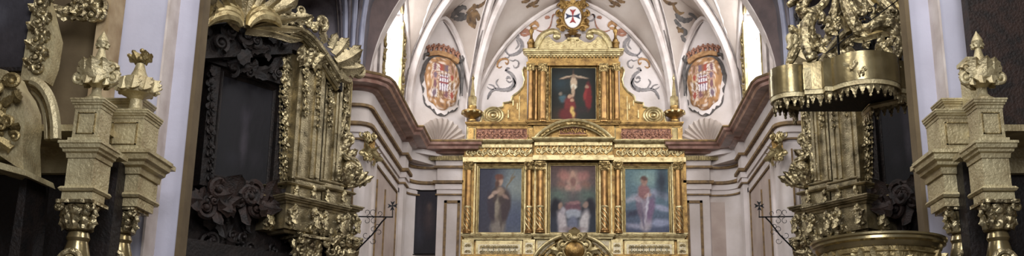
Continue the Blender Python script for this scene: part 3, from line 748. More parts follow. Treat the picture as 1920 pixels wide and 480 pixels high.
# corner obelisks on dish-like vases
for pc in (885, 1265):
    x, _, zb = FA.un(pc, 229, .12); sc_ = FA.scale(pc, 190, .12); H = lambda py: FA.un(pc, py, .12)[2]; r = lambda p: p*sc_
    mb = MB(); mb.lathe(FA, x, .14, [(r(8),H(229)),(r(8),H(226)),(r(5),H(224)),(r(13),H(219)),(r(19),H(213)),(r(19),H(210)),(r(15),H(209)),(r(12),H(213)),(r(6),H(212)),(r(6.5),H(206)),(r(8),H(203)),(r(8),H(200)),(r(5.5),H(199))], 20)
    b = mb.build('obelisk_finial', GOLD, ALT)
    mb = MB(); mb.lathe(FA, x, .14, [(r(7),H(200)),(r(7.5),H(184)),(r(6),H(181)),(r(4.2),H(180)),(r(1.4),H(152)),(r(1.2),H(151))], 4, 1.0); mb.build('obelisk_shaft', GOLDL, b)
    mb = MB(); mb.blob(FA, x, .14, H(147), r(2.8), r(2.8), r(3.6)); mb.lathe(FA, x, .14, [(r(2.2),H(151)),(r(.4),H(139))], 8); mb.build('obelisk_ball', GOLDL, b)
    mb = MB()
    for i in range(10): a = 2*PI*i/10; mb.blob(FA, x+r(17)*math.cos(a), .14+r(17)*math.sin(a), H(213), r(3), r(3), r(3.4), 7, 5)
    mb.build('gadroon', GOLDL, b)
for pc in (996, 1154):
    x, _, zb = FA.un(pc, 92, .1); H = lambda py: FA.un(pc, py, .1)[2]; sc_ = FA.scale(pc, 70, .1); r = lambda p: p*sc_
    mb = MB(); mb.lathe(FA, x, .12, [(r(6.5),H(92)),(r(6.5),H(84)),(r(7.5),H(83)),(r(7.5),H(80)),(r(4.5),H(79)),(r(5),H(76)),(r(2.6),H(72)),(r(2.4),H(64)),(r(4),H(61)),(r(4.4),H(57)),(r(2),H(54)),(r(.5),H(48))], 14); mb.build('urn_finial', GOLD, ALT)
# broken scroll pediment
for s in (-1, 1):
    M_ = lambda p: 1075+s*(1075-p) if s > 0 else p
    pts = [FA.un(M_(a), b, .2) for a, b in ((1006,90),(1008,80),(1013,71),(1020,64),(1028,60),(1037,58),(1045,60),(1049,65))]
    mb = MB(); mb.tube(pts, [.075,.085,.09,.09,.085,.08,.07,.06], 10, FA); mb.tube([(a, .24, c-.07) for a, o, c in pts[:-2]], .035, 6, FA)
    x, _, z = FA.un(M_(1044), 68, .22); mb.blob(FA, x, .22, z, .115, .1, .1, 14, 9); mb.build('broken_pediment_scroll', GOLDL, ALT)
    pts = [(M_(a), b) for a, b in ((1010,91),(1012,82),(1019,73),(1029,67),(1034,74),(1043,80),(1054,79),(1062,74),(1068,71),(1072,71),(1072,91))]
    mb = MB(); mb.pprism(FA, pts, .05, .13); mb.build('pediment_field', GOLDL, ALT)
mb = MB(); mb.pbox(FA, 1069, 71, 1080, 91, .1, .2); mb.pbox(FA, 1064, 70, 1085, 74, .1, .22); mb.build('cartouche_pedestal', GOLDL, ALT)
# ---- pictures of the altarpiece
def pic(label, pxs, fn, o=.12, w=.085, wr=0.0, group=None, d=.1, F=FA, m=GOLDL, m2=GOLDD, nm='framed_painting'):
    x, _, z = F.un((pxs[0]+pxs[2])/2, pxs[3], o)
    t = thing(nm, label, 'painting', F.pt(x, o, z))
    if group: t['group'] = group
    a = picture_frame(F, *pxs, o, w, d, m, t, m2=m2)
    canvas(F, *a, o+.0, fn, t, th=.03, wr=wr); return t
sky = lambda c1, c2: (lambda u, v: mix(c1, c2, v))
saintL = painter(lambda u, v: mix(mix((54,54,72),(66,64,78),v), mix((112,122,122),(92,100,116),v), (u-.32)*2.2+(.2*math.sin(v*5))), [
    (.85,.8,.45,.3,0,(84,92,116),.8),(.9,.3,.3,.2,0,(128,136,130),.9),
    (.47,.75,.17,.30,0,(112,98,84),.35),(.45,.93,.19,.12,0,(126,114,104),.5),(.62,.6,.12,.26,10,(72,56,58),.4),(.3,.6,.1,.24,-8,(64,52,62),.4),
    (.48,.42,.18,.14,0,(74,58,54),.35),(.5,.36,.09,.08,0,(140,112,90),.4),(.28,.44,.08,.03,-35,(176,144,122),.5),(.4,.37,.13,.025,-20,(158,128,110),.5),(.62,.44,.1,.03,30,(140,110,96),.5),
    (.47,.2,.085,.075,0,(166,130,106),.35),(.47,.135,.1,.05,0,(110,62,46),.4),(.42,.24,.05,.07,0,(90,58,46),.5),
    (.72,.2,.014,.17,28,(118,96,66),.6),(.8,.15,.02,.06,50,(120,100,70),.6),(.42,.62,.05,.2,5,(134,120,102),.6),(.52,.8,.03,.18,-4,(90,78,70),.6)], seed=1)
glory = painter(lambda u, v: mix(mix((110,84,80),(92,84,84),v*2), (56,64,74), (v-.45)*2.2), [
    (.5,.2,.40,.2,0,(136,108,98),.9),(.5,.22,.16,.16,0,(184,146,120),.8),(.3,.15,.16,.09,20,(168,110,98),.6),(.72,.16,.16,.09,-20,(164,108,100),.6),
    (.5,.12,.05,.05,0,(186,140,116),.4),(.5,.24,.07,.08,0,(134,92,82),.5),(.24,.3,.12,.08,-30,(138,96,84),.6),(.78,.3,.12,.08,30,(140,98,84),.6),(.38,.34,.07,.06,0,(176,128,112),.5),(.62,.34,.07,.06,0,(170,120,110),.5),
    (.15,.45,.3,.14,0,(92,108,96),.8),(.85,.45,.3,.14,0,(88,104,94),.8),
    (.5,.63,.17,.09,0,(112,72,82),.3),(.5,.56,.17,.025,0,(140,98,98),.4),(.5,.72,.2,.07,0,(146,150,160),.35),(.5,.86,.13,.1,0,(104,108,130),.5),
    (.17,.72,.15,.22,-12,(40,38,48),.3),(.25,.86,.12,.2,-8,(176,164,166),.4),(.22,.6,.06,.05,0,(150,118,100),.4),(.28,.68,.06,.06,0,(160,150,156),.5),
    (.83,.72,.14,.22,12,(44,42,52),.3),(.76,.86,.12,.2,8,(180,172,172),.4),(.78,.59,.06,.05,0,(148,118,104),.4),(.5,.95,.3,.05,0,(130,112,116),.7),(.08,.9,.1,.2,0,(58,62,76),.6),(.93,.9,.1,.2,0,(52,58,72),.6)], seed=4)
saintR = painter(lambda u, v: mix(mix((92,122,126),(88,112,128),v*1.5), (78,84,112), (v-.5)*2), [
    (.5,.15,.35,.14,0,(120,146,138),.8),(.25,.45,.35,.06,-15,(150,154,168),.6),(.8,.4,.3,.07,20,(134,140,158),.6),(.2,.7,.3,.06,-10,(62,66,88),.7),(.85,.62,.3,.05,12,(140,144,168),.6),(.85,.2,.16,.3,0,(44,54,68),.8),(.8,.85,.3,.07,0,(136,142,170),.6),(.2,.9,.28,.05,8,(138,138,160),.7),
    (.48,.68,.14,.27,0,(142,128,142),.4),(.45,.88,.13,.12,0,(158,148,158),.5),(.58,.62,.1,.22,12,(118,92,122),.5),(.33,.62,.08,.2,-12,(116,98,116),.5),
    (.43,.36,.14,.12,0,(140,92,92),.35),(.52,.42,.1,.03,-25,(170,130,120),.5),(.3,.48,.1,.04,30,(156,140,152),.5),
    (.44,.2,.075,.07,0,(150,112,96),.35),(.44,.15,.09,.04,0,(96,66,58),.5),(.5,.6,.03,.22,8,(178,172,184),.6),(.4,.78,.025,.18,-6,(108,98,120),.6)], seed=9)
cruc = painter(lambda u, v: mix((26,30,24),(40,36,26),v), [
    (.2,.3,.3,.2,0,(38,56,62),.9),(.8,.55,.25,.3,0,(38,46,34),.8),(.15,.95,.4,.2,0,(62,48,30),.8),
    (.5,.45,.03,.46,0,(74,50,34),.3),(.5,.2,.34,.022,0,(66,46,34),.3),
    (.35,.17,.17,.022,-16,(160,134,106),.4),(.65,.17,.17,.022,16,(160,134,106),.4),(.5,.28,.075,.12,0,(178,150,118),.35),(.5,.16,.04,.04,0,(140,110,84),.4),(.5,.37,.07,.05,0,(196,186,160),.4),(.49,.47,.04,.12,4,(164,134,104),.4),
    (.26,.6,.1,.08,-20,(60,90,98),.5),(.2,.5,.05,.04,0,(120,104,86),.5),
    (.42,.76,.13,.2,-6,(122,34,30),.35),(.36,.9,.2,.13,0,(108,30,28),.4),(.48,.86,.05,.11,-10,(200,158,70),.4),(.42,.55,.05,.05,0,(172,130,98),.4),(.47,.63,.05,.03,-30,(168,124,92),.4),
    (.83,.55,.08,.28,0,(126,26,28),.35),(.8,.36,.045,.04,0,(150,112,86),.4),(.76,.52,.04,.12,10,(150,40,36),.5),(.68,.82,.18,.06,0,(48,34,30),.6)], seed=12)
pic('framed painting of a standing figure in brown robe holding a palm branch', (892,309,983,441), saintL)
pic('framed painting in the middle bay, two kneeling white figures below a glowing group', (1026,304,1123,441), glory)
pic('framed painting of a pale standing figure on wrinkled blue canvas', (1167,310,1260,441), saintR, wr=.015)
pic('framed painting of a crucified figure on dark ground at the altarpiece top', (1028,121,1123,228), cruc, m=GOLD)
# dark painting on the back wall, left corner
dk = painter(lambda u, v: mix((44,38,50),(32,28,36),v), [(.6,.45,.25,.3,0,(70,54,56),.9),(.3,.7,.2,.2,0,(50,50,62),.9),(.6,.25,.1,.08,0,(84,66,62),.7),(.25,.4,.1,.3,0,(58,50,60),.8)], seed=20)
FK = Frame((0,26.42),(1,26.42))
pic('dark painting hung on the white corner wall beside the altarpiece', (768,356,829,478), dk, o=.03, w=.04, d=.05, F=FK, m=DARKW, m2=None, nm='wall_painting')
mb = MB()
for a, b, c, d in ((780,477,840,479),): mb.tube([FK.un(px, py, .15) for px, py in ((776,476),(783,473),(792,476),(805,478),(815,476))], .03, 6, FK)
# ---------------------------------------------------------------- oval cartouche with the eight-pointed cross
FB = Frame((0,26.7),(1,26.7))
ct = thing('oval_cartouche', 'white oval shield with eight-pointed cross in gold scrollwork, top of far wall', 'cartouche', FB.pt(*FB.un(1075,62,.1)))
x, _, z = FB.un(1074, 31, .2); sb = FB.scale(1074, 31, .2)
mb = MB(); mb.blob(FB, x, .14, z, 16*sb, .08, 21.5*sb, 28, 12); mb.build('oval_shield', OVALW, ct)
def cross(F, x, o, z, R, mats, parent, th=.03, w0=.07, rot=0.0):
    for k in range(4):
        a = k*PI/2+rot; ca, sa = math.cos(a), math.sin(a); mb = MB()
        arm = [(0,-w0*.4),(.55,-.16),(1,-.42),(.80,0),(1,.42),(.55,.16),(0,w0*.4)]
        mb.prism(F, [(x+R*(p*ca-q*sa), z+R*(p*sa+q*ca)) for p, q in arm], o, o+th)
        mb.build('cross_arm', mats[k % 2], parent)
cross(FB, x, .215, z, 13*sb, (BLUEE, REDE), ct)
mb = MB()
mb.tube([(x+17.5*sb*math.cos(a), .16, z+23*sb*math.sin(a)) for a in [2*PI*i/36 for i in range(37)]], .045, 8, FB)
for s in (-1, 1):
    for dx_, dz_, R, a0, sg in ((19,20,7,0,1),(23,6,6,PI/2,-1),(24,-8,6,PI/2,1),(17,-22,7,PI,-1),(9,26,5,PI,1)):
        mb.scroll(FB, x+s*dx_*sb, .16, z+dz_*sb, R*sb, 1.2, a0 if s > 0 else PI-a0, sg*s, .05, .03, 7)
    mb.leaf(FB, x+s*12*sb, .2, z+20*sb, PI/2-s*.8, 15*sb, 10*sb, .5, 2); mb.leaf(FB, x+s*16*sb, .18, z-14*sb, -PI/2+s*1.1, 16*sb, 11*sb, .4, 2)
mb.leaf(FB, x, .18, z+22*sb, PI/2, 12*sb, 12*sb, .5, 2); mb.leaf(FB, x, .18, z-22*sb, -PI/2, 16*sb, 16*sb, .4, 3)
mb.build('gilt_scroll_frame', GOLD, ct)
mb = MB()
for s in (-1, 1): mb.leaf(FB, x+s*3*sb, .14, z-36*sb, PI/2-s*1.3, 13*sb, 7*sb, .2, 2)
mb.build('small_leaf_spray', BROWNP, ct)
# ---------------------------------------------------------------- painted scrolls on the lunette wall
def stroke(mb, F, pts, w, o=.02, taper=True):
    """painted band with a little body, through pixel points (smoothed)"""
    P = []; n = len(pts)
    for i in range(n-1):
        p0, p1, p2, p3 = pts[max(i-1,0)], pts[i], pts[i+1], pts[min(i+2,n-1)]
        for k in range(6):
            f = k/6; P.append(tuple(.5*(2*p1[j]+(p2[j]-p0[j])*f+(2*p0[j]-5*p1[j]+4*p2[j]-p3[j])*f*f+(3*p1[j]-p0[j]-3*p2[j]+p3[j])*f**3) for j in (0,1)))
    P.append(pts[-1]); m = len(P); a_, b_ = [], []
    for i, p in enumerate(P):
        q = P[min(i+1,m-1)]; r0 = P[max(i-1,0)]; d = math.hypot(q[0]-r0[0], q[1]-r0[1]) or 1; nx, ny = -(q[1]-r0[1])/d, (q[0]-r0[0])/d
        t = i/(m-1); k = (w/2)*((math.sin(PI*min(1, .12+t*.86)))**.7 if taper else 1)*(1+.12*math.sin(i*1.7))
        k = max(k, .35); a_.append((p[0]+nx*k, p[1]+ny*k)); b_.append((p[0]-nx*k, p[1]-ny*k))
    if F == 'web':
        def hit(p):
            r = raydir(*p).normalized(); h = WEB.ray_cast(Vector((0,0,EYE)), r)
            if h[0] is None: return None
            q = h[1] if h[1].dot(r) < 0 else -h[1]; return h[0]+q*.075, h[0]+q*.05
        A = [hit(p) for p in a_]; B = [hit(p) for p in b_]
        if any(v is None for v in A+B): return
        vs = [v[0] for v in A]+[v[0] for v in B]+[v[1] for v in A]+[v[1] for v in B]
    else:
        A = [F.un(*p, o) for p in a_]; B = [F.un(*p, o) for p in b_]
        vs = [F.pt(*v) for v in A+B]+[F.pt(v[0], .002, v[2]) for v in A+B]
    fs = []
    for i in range(m-1):
        fs += [(i, i+1, m+i+1, m+i), (2*m+i, 3*m+i, 3*m+i+1, 2*m+i+1), (i, 2*m+i, 2*m+i+1, i+1), (m+i, m+i+1, 3*m+i+1, 3*m+i)]
    fs += [(0, m, 3*m, 2*m), (m-1, 3*m-1, 4*m-1, 2*m-1)]
    mb.add(vs, fs)
def mural(name, label, F, groups, group=None, s=0, dx=0, cat='wall painting'):
    """groups: (part name, material, [(points, width), ...]); s > 0 mirrors about the altar axis"""
    obs = []
    first = None; allv = []
    for pn, m, st in groups:
        mb = MB()
        for pts, w in st: stroke(mb, F, [((2150-a+dx) if s > 0 else a, b) for a, b in pts], w)
        if mb.v: obs.append((pn, m, mb)); allv += mb.v
    c = Vector((sum(v[0] for v in allv)/len(allv), sum(v[1] for v in allv)/len(allv), min(v[2] for v in allv)))
    t = thing(name, label, cat, c, group)
    for pn, m, mb in obs: mb.build(pn, m, t)
for s, side in ((0,'far from the pulpit'), (1,'on the pulpit side')):
    mural('painted_sea_serpent', 'grey painted serpent low on the arched wall beside the gold storey, %s' % side, FB, [
        ('serpent_body', BLUEG, [([(947,131),(952,134),(958,138),(963,146),(964,156),(958,164),(948,168),(938,168),(928,167),(920,172),(915,180),(914,186)], 6.5),([(962,146),(966,157),(960,167),(950,172)],3)]),
        ('serpent_tail_leaf', BLUEG, [([(930,167),(924,160),(916,158)],2.5),([(936,165),(930,155),(934,148)],2.5),([(926,168),(918,166),(913,162)],2),([(914,186),(917,180),(921,175)],2)]),
        ('serpent_head', BLUEG, [([(948,133),(951,128),(956,128)],4),([(949,148),(953,144),(957,148)],4),([(949,150),(955,154),(960,151)],2.5)])], s=s)
    mural('painted_ochre_scroll', 'ochre painted leaf scroll between two grey serpents, %s' % side, FB, [
        ('leaf_scroll', OCHRE, [([(932,126),(933,118),(938,112),(946,110),(952,112),(953,118)],4),([(932,124),(936,127),(941,124)],2.5),([(953,117),(950,120),(947,116)],3)]),
        ('tendril', BLUEG, [([(955,112),(962,114),(966,111)],2),([(966,112),(972,116),(971,124),(965,127),(962,122)],2.5)])], s=s)
    mural('painted_grey_dragon', 'grey painted dragon curl high under the vault rib, %s' % side, FB, [
        ('dragon_body', BLUEG, [([(966,68),(972,72),(978,80),(978,90),(972,98),(964,102),(956,103),(950,100)],6.5),([(968,74),(972,84),(966,92)],3)]),
        ('dragon_head', BLUEG, [([(960,74),(962,66),(968,64),(974,68)],5),([(962,64),(960,60)],2.5),([(968,64),(970,59)],2.5)]),
        ('dragon_tail', BLUEG, [([(952,101),(948,95),(950,89)],3),([(956,103),(952,108),(946,107)],2)])], s=s)
    mural('painted_flower_spray', 'rose and ochre painted flower spray by the small urn, %s' % side, FB, [
        ('rose_flower', ROSEP, [([(974,62),(978,58),(984,57),(990,60),(992,66)],9),([(976,64),(984,66),(990,64)],5)]),
        ('ochre_flower', OCHRE, [([(994,50),(998,44),(1003,42),(1008,46),(1009,51)],7),([(996,52),(1003,53),(1007,51)],5)]),
        ('stem', ROSEP, [([(1006,56),(1015,59),(1024,57),(1031,50),(1034,40),(1035,33)],2.6),([(1022,34),(1026,32),(1031,33)],6),([(1035,34),(1037,28),(1041,26)],2.5)])], s=s)
mural('painted_hook_tendril', 'short grey curled tendril painted close beside the oval cross shield', FB, [
    ('tendril', BLUEG, [([(1102,38),(1108,39),(1114,35),(1115,29),(1111,27),(1108,29)],3.2)])])
# painted foliage on the vault webs
mural('painted_leaf_spray', 'dark brown and slate painted foliage on the vault above the arms far from the pulpit', 'web', [
    ('slate_leaves', SLATEP, [([(848,33),(853,22),(862,14),(870,12),(875,16)],12),([(852,34),(862,35),(872,33),(876,25)],9),([(858,24),(866,27),(872,24)],9)]),
    ('brown_leaves', BROWNP, [([(876,24),(884,16),(892,12),(900,10),(908,4),(912,-2)],7),([(882,22),(880,34),(884,44),(890,52)],10),([(888,16),(894,24),(898,34),(896,38)],8),([(886,20),(889,36),(891,54)],9),([(888,14),(889,8),(893,7)],3.5)])])
mural('painted_leaf_spray', 'dark slate and brown painted foliage on the vault above the arms on the pulpit side', 'web', [
    ('slate_leaves', SLATEP, [([(1266,24),(1272,32),(1282,38),(1292,36),(1298,32)],10),([(1264,36),(1270,44),(1276,50)],7),([(1276,52),(1284,60),(1280,68)],8),([(1276,66),(1282,76),(1288,78)],7),([(1290,24),(1300,28),(1306,36)],7)]),
    ('brown_leaves', BROWNP, [([(1244,-2),(1252,4),(1262,6),(1270,2)],7),([(1262,8),(1266,18),(1274,24),(1282,22)],7),([(1270,60),(1276,58),(1280,62)],6),([(1268,50),(1274,56),(1282,58)],6)])])
mural('painted_leaf_sprig', 'brown painted leaf sprig above the cross shield, far from the pulpit', 'web', [
    ('brown_leaves', BROWNP, [([(985,12),(994,6),(1003,2),(1010,-6)],7),([(996,6),(1000,10),(1008,8)],4),([(976,2),(986,0),(994,-6)],6)])])
mural('painted_leaf_sprig', 'brown painted leaf sprig above the cross shield, on the pulpit side', 'web', [
    ('brown_leaves', BROWNP, [([(1165,10),(1158,5),(1150,2),(1142,-6)],7),([(1154,4),(1152,10),(1144,8)],4),([(1174,2),(1164,0),(1156,-6)],6)])])
# ---------------------------------------------------------------- coats of arms
rnd = random.Random(5)
for s, side in ((0,'far from the pulpit'), (1,'on the pulpit side')):
    FD = Frame((-4.45,25.6), (-2.8,26.7), mirror=s > 0)
    X = lambda p: p
    xc, _, zc = FD.un(829, 156, .05); sp_ = FD.scale(829, 150, .05); hx = abs(FD.un(864,150,.05)[0]-FD.un(794,150,.05)[0])/2; hz = 52*sp_
    t = thing('coat_of_arms', 'crowned ochre coat of arms on the slanting wall, %s' % side, 'coat of arms', FD.pt(xc, 0, zc-hz))
    def outline(k, n=48):
        pts = []
        for i in range(n):
            a = 2*PI*i/n; c, s_ = math.cos(a), math.sin(a); r = 1+.05*math.sin(7*a)*(s_ < .2)
            px_ = (abs(c)**.72)*(1 if c > 0 else -1); pz_ = (abs(s_)**.8)*(1 if s_ > 0 else -1)
            w = 1-.16*max(0,-pz_)
            pts.append((px_*w*r*k, pz_*r*k))
        return pts
    mb = MB(); mb.prism(FD, [(xc+x*hx*1.12, zc-.05+z*hz*1.06) for x, z in outline(1)], .0, .03); mb.build('slate_edge_ribbon', SLATEP, t)
    mb = MB(); rim = [(x*(1.08+.07*math.sin(i*1.9)), z*(1.04+.05*math.cos(i*2.3))) if z < -.15 else (x*.94, min(z, .5)*.9) for i, (x, z) in enumerate(outline(1, 60))]
    mb.prism(FD, [(xc+x*hx, zc-.02+z*hz) for x, z in rim], .0, .05); mb.build('white_scalloped_rim', PLAS, t)
    # painted field: ochre mantling, quartered centre with small charges
    def field(u, v):
        x, y = u*2-1, v*2-1; n1 = noise.noise(Vector((x*4+s*9, y*5, 2)))
        c = mix((172,128,84),(134,96,62), .5+n1)
        n2 = noise.noise(Vector((x*7, y*8, 5+s)))
        if n2 > .22 and abs(x)+abs(y) > .5: c = mix(c, (206,190,178), .8)
        if n2 < -.3: c = mix(c, (96,66,52), .7)
        X_, Y_ = x/.62, (y+.05)/.62
        if abs(X_) < 1 and abs(Y_) < 1:
            q = (int((X_+1)*2), int((Y_+1)*2)); b_ = ((186,168,152),(164,126,108),(176,150,118),(192,180,172))[(q[0]*3+q[1]*5) % 4]
            fx, fy = ((X_+1)*2) % 1-.5, ((Y_+1)*2) % 1-.5
            if abs(fx) < .3*(1-abs(fy)) + .04*math.sin(fy*30) and abs(fy) < .38: b_ = ((110,74,78),(140,66,52),(104,84,92),(120,88,60))[(q[0]+q[1]*2) % 4]
            if abs(abs(fx)-.5) < .04 or abs(abs(fy)-.5) < .04: b_ = (120,84,64)
            c = b_
        if abs(x) < .26 and -.28 < y < .34:
            c = (202,192,190)
            for m1 in (-.13, 0, .13):
                if abs(x-m1) < .025: c = (98,74,96)
            if abs(y-.02) < .03 or abs(y+.16) < .02: c = (128,62,60)
            if abs(abs(x)-.25) < .02 or abs(y+.27) < .02 or abs(y-.33) < .02: c = (112,80,64)
        return rgb(*[max(0,min(255,q)) for q in c])
    mb = MB(); mb.c = []; vs = []; n = 56; rg = 22; ol = outline(.93, n)
    for j in range(rg+1):
        k = j/rg
        for x, z in ol:
            vs.append(FD.pt(xc+x*k*hx, .06+.10*(1-k*k)**.5, zc+z*k*hz)); mb.c.append(field(.5+x*k/2, .5-z*k/2))
    b0 = len(vs)
    for x, z in ol: vs.append(FD.pt(xc+x*hx, .01, zc+z*hz)); mb.c.append(rgb(120,84,60))
    fs = [(j*n+i, j*n+(i+1)%n, (j+1)*n+(i+1)%n, (j+1)*n+i) for j in range(rg) for i in range(n)]+[(rg*n+i, rg*n+(i+1)%n, b0+(i+1)%n, b0+i) for i in range(n)]
    mb.add(vs, fs); mb.build('painted_shield', PAINTM, t)
    mb = MB(); zt = zc+hz*.95
    band = [(xc-hx*.75, zt-.06),(xc-hx*.3, zt+.02),(xc+hx*.3, zt+.0),(xc+hx*.78, zt-.12),(xc+hx*.86, zt+.0),(xc+.5*hx, zt+.1),(xc, zt+.15),(xc-hx*.5, zt+.12),(xc-hx*.8, zt+.04)]
    mb.prism(FD, band, .0, .12); mb.build('crown_band', OCHRE, t)
    mb = MB()
    for i in range(7):
        f = (i-3)/3; xx = xc+f*hx*.78; zz = zt+.16+.12*(1-f*f); 
        mb.prism(FD, [(xx-.035, zz-.12),(xx+.035, zz-.12),(xx+.02, zz),(xx-.02, zz)], .02, .10)
        for dx_, dz_ in ((-.05,.02),(.05,.02),(0,.07)): mb.blob(FD, xx+dx_, .06, zz+dz_, .038, .03, .042, 8, 5)
    mb.build('crown_leaf_points', ROSEP, t)
    mb = MB()
    mb.tube([(xc+hx*.75,.06,zt-.02),(xc+hx*.98,.08,zt-.02),(xc+hx*1.12,.08,zt+.08),(xc+hx*1.02,.08,zt+.16)], [.06,.05,.04,.02], 6, FD)
    mb.tube([(xc+hx*1.0,.05,zt-.05),(xc+hx*1.1,.06,zt-.3),(xc+hx*1.06,.06,zt-.7),(xc+hx*1.1,.06,zt-1.0)], [.05,.05,.04,.02], 6, FD)
    mb.build('dark_ribbon_end', SLATEP, t); mb = MB()
    mb.tube([(xc-hx*.75,.06,zt+.0),(xc-hx*.98,.08,zt-.04),(xc-hx*1.05,.08,zt-.2)], [.05,.04,.02], 6, FD)
    mb.build('dark_ribbon_end', SLATEP, t)
# ---------------------------------------------------------------- gilded scrolls painted round the windows
for s, side in ((0,'far from the pulpit'), (1,'on the pulpit side')):
    Fw = Frame((-4.45, 0), (-4.45, 1), n=(1, 0), mirror=s > 0)
    t = thing('window_scroll_border', 'gilded scroll border round the bright window %s' % side, 'wall ornament', Fw.pt(25.05, 0, 9.2))
    for y0_ in ((24.95, 22.35) if s == 0 else (24.95,)):
        mb = MB()
        for i in range(9):
            z = 9.25+i*.36; sg = 1 if i % 2 else -1
            mb.scroll(Fw, y0_+.04*sg, .03, z, .1, 1.2, PI/2, sg, .035, .01, 6); mb.leaf(Fw, y0_, .03, z+.05, PI/2+sg*.5, .26, .16, .2, 2, 6)
        mb.build('scroll_strip', GOLDD, t)
    mb = MB(); 
    for i in range(5): mb.leaf(Fw, 24.6-.35*i, .04, 12.55+.12*math.sin(i), PI/2+(i-2)*.3, .34, .2, .3, 3, 6)
    mb.build('top_leaf_spray', BROWNP, t)
# ---------------------------------------------------------------- gilded pilaster capitals on the pier
for s, side in ((0,'far from the pulpit'), (1,'on the pulpit side')):
    Fc = Frame((0,20.88),(1,20.88), mirror=s > 0)
    x0, x1, z0, z1 = Fc.box(679, 250, 706, 304, .08)
    t = thing('pilaster_capital', 'gilded acanthus capital on the white pilaster, %s' % side, 'capital', Fc.pt((x0+x1)/2, 0, z0))
    mb = MB(); mb.box(Fc, x0+.03, x1-.05, 0, .06, z0+.05, z1-.04); mb.build('bell', GOLD, t)
    mb = MB(); cluster(mb, Fc, (681,254,704,300), .08, 15, .15, 11, .25); cluster(mb, Fc, (688,268,700,302), .13, 7, .13, 12, .2); mb.leaf(Fc, (x0+x1)/2, .12, z0+.02, PI/2, .34, .2, .5, 3)
    for sx, xx in ((-1,x0+.06),(1,x1-.04)): mb.scroll(Fc, xx, .14, z1-.09, .07, 1.3, PI/2, sx, .03, .03, 6)
    mb.build('acanthus_leaves', GOLDL, t)
    mb = MB(); 
    for i in range(3): mb.leaf(Frame((-4.45,0),(-4.45,1),n=(1,0),mirror=s > 0), 21.2+.2*i, .06, z0+.12+.1*(i % 2), PI/2, .34, .17, .5, 3, 8)
    mb.build('return_leaves', GOLDL, t)
# ---------------------------------------------------------------- wrought iron brackets
for s, side in ((0,'far from the pulpit'), (1,'on the pulpit side')):
    Fi = Frame((0,19.6),(1,19.6), mirror=s > 0, dx=.1 if s > 0 else 0)
    P = lambda a, b: Fi.un(a, b, 0)
    t = thing('iron_bracket', 'black wrought-iron bracket with a cross at its tip, %s' % side, 'bracket', Fi.pt(*P(660,480)))
    si = Fi.scale(700, 420, 0)
    mb = MB(); mb.tube([P(672,406), P(737,407)], 1.3*si, 6, Fi); mb.tube([P(736,407), P(736,393)], .9*si, 6, Fi); mb.build('arm', IRON, t)
    mb = MB(); mb.tube([P(724,408), P(716,416), P(698,440), P(676,462), P(655,485)], 1.4*si, 6, Fi); mb.build('brace', IRON, t)
    x, _, z = P(736, 386); tc = MB(); root = None
    mb = MB(); R = 9*si
    for k in range(4):
        a = k*PI/2; ca, sa = math.cos(a), math.sin(a)
        arm = [(0,-.03),(1,-.45),(.72,0),(1,.45),(0,.03)]
        mb.prism(Fi, [(x+R*(p*ca-q*sa), z+R*(p*sa+q*ca)) for p, q in arm], -.012, .012)
    mb.build('cross', IRON, t)
    for a, b, R, a0, sg in ((688,398,6,-PI/2,1),(700,398,7,-PI/2,-1),(688,414,6,PI/2,-1),(701,414,6,PI/2,1),(712,400,5,-PI/2,1),(700,430,6,0,1),(710,436,6,PI,-1),(686,441,7,0,-1),(700,452,6,PI,1),(676,452,6,PI/2,1),(708,424,5,-PI/2,-1)):
        mb = MB(); x, _, z = P(a, b); n = 18
        mb.tube([(x+R*si*(1-.55*i/n)*math.cos(a0+sg*2*PI*.85*i/n), 0, z+R*si*(1-.55*i/n)*math.sin(a0+sg*2*PI*.85*i/n)) for i in range(n+1)], .55*si, 5, Fi)
        mb.build('scroll', IRON, t)
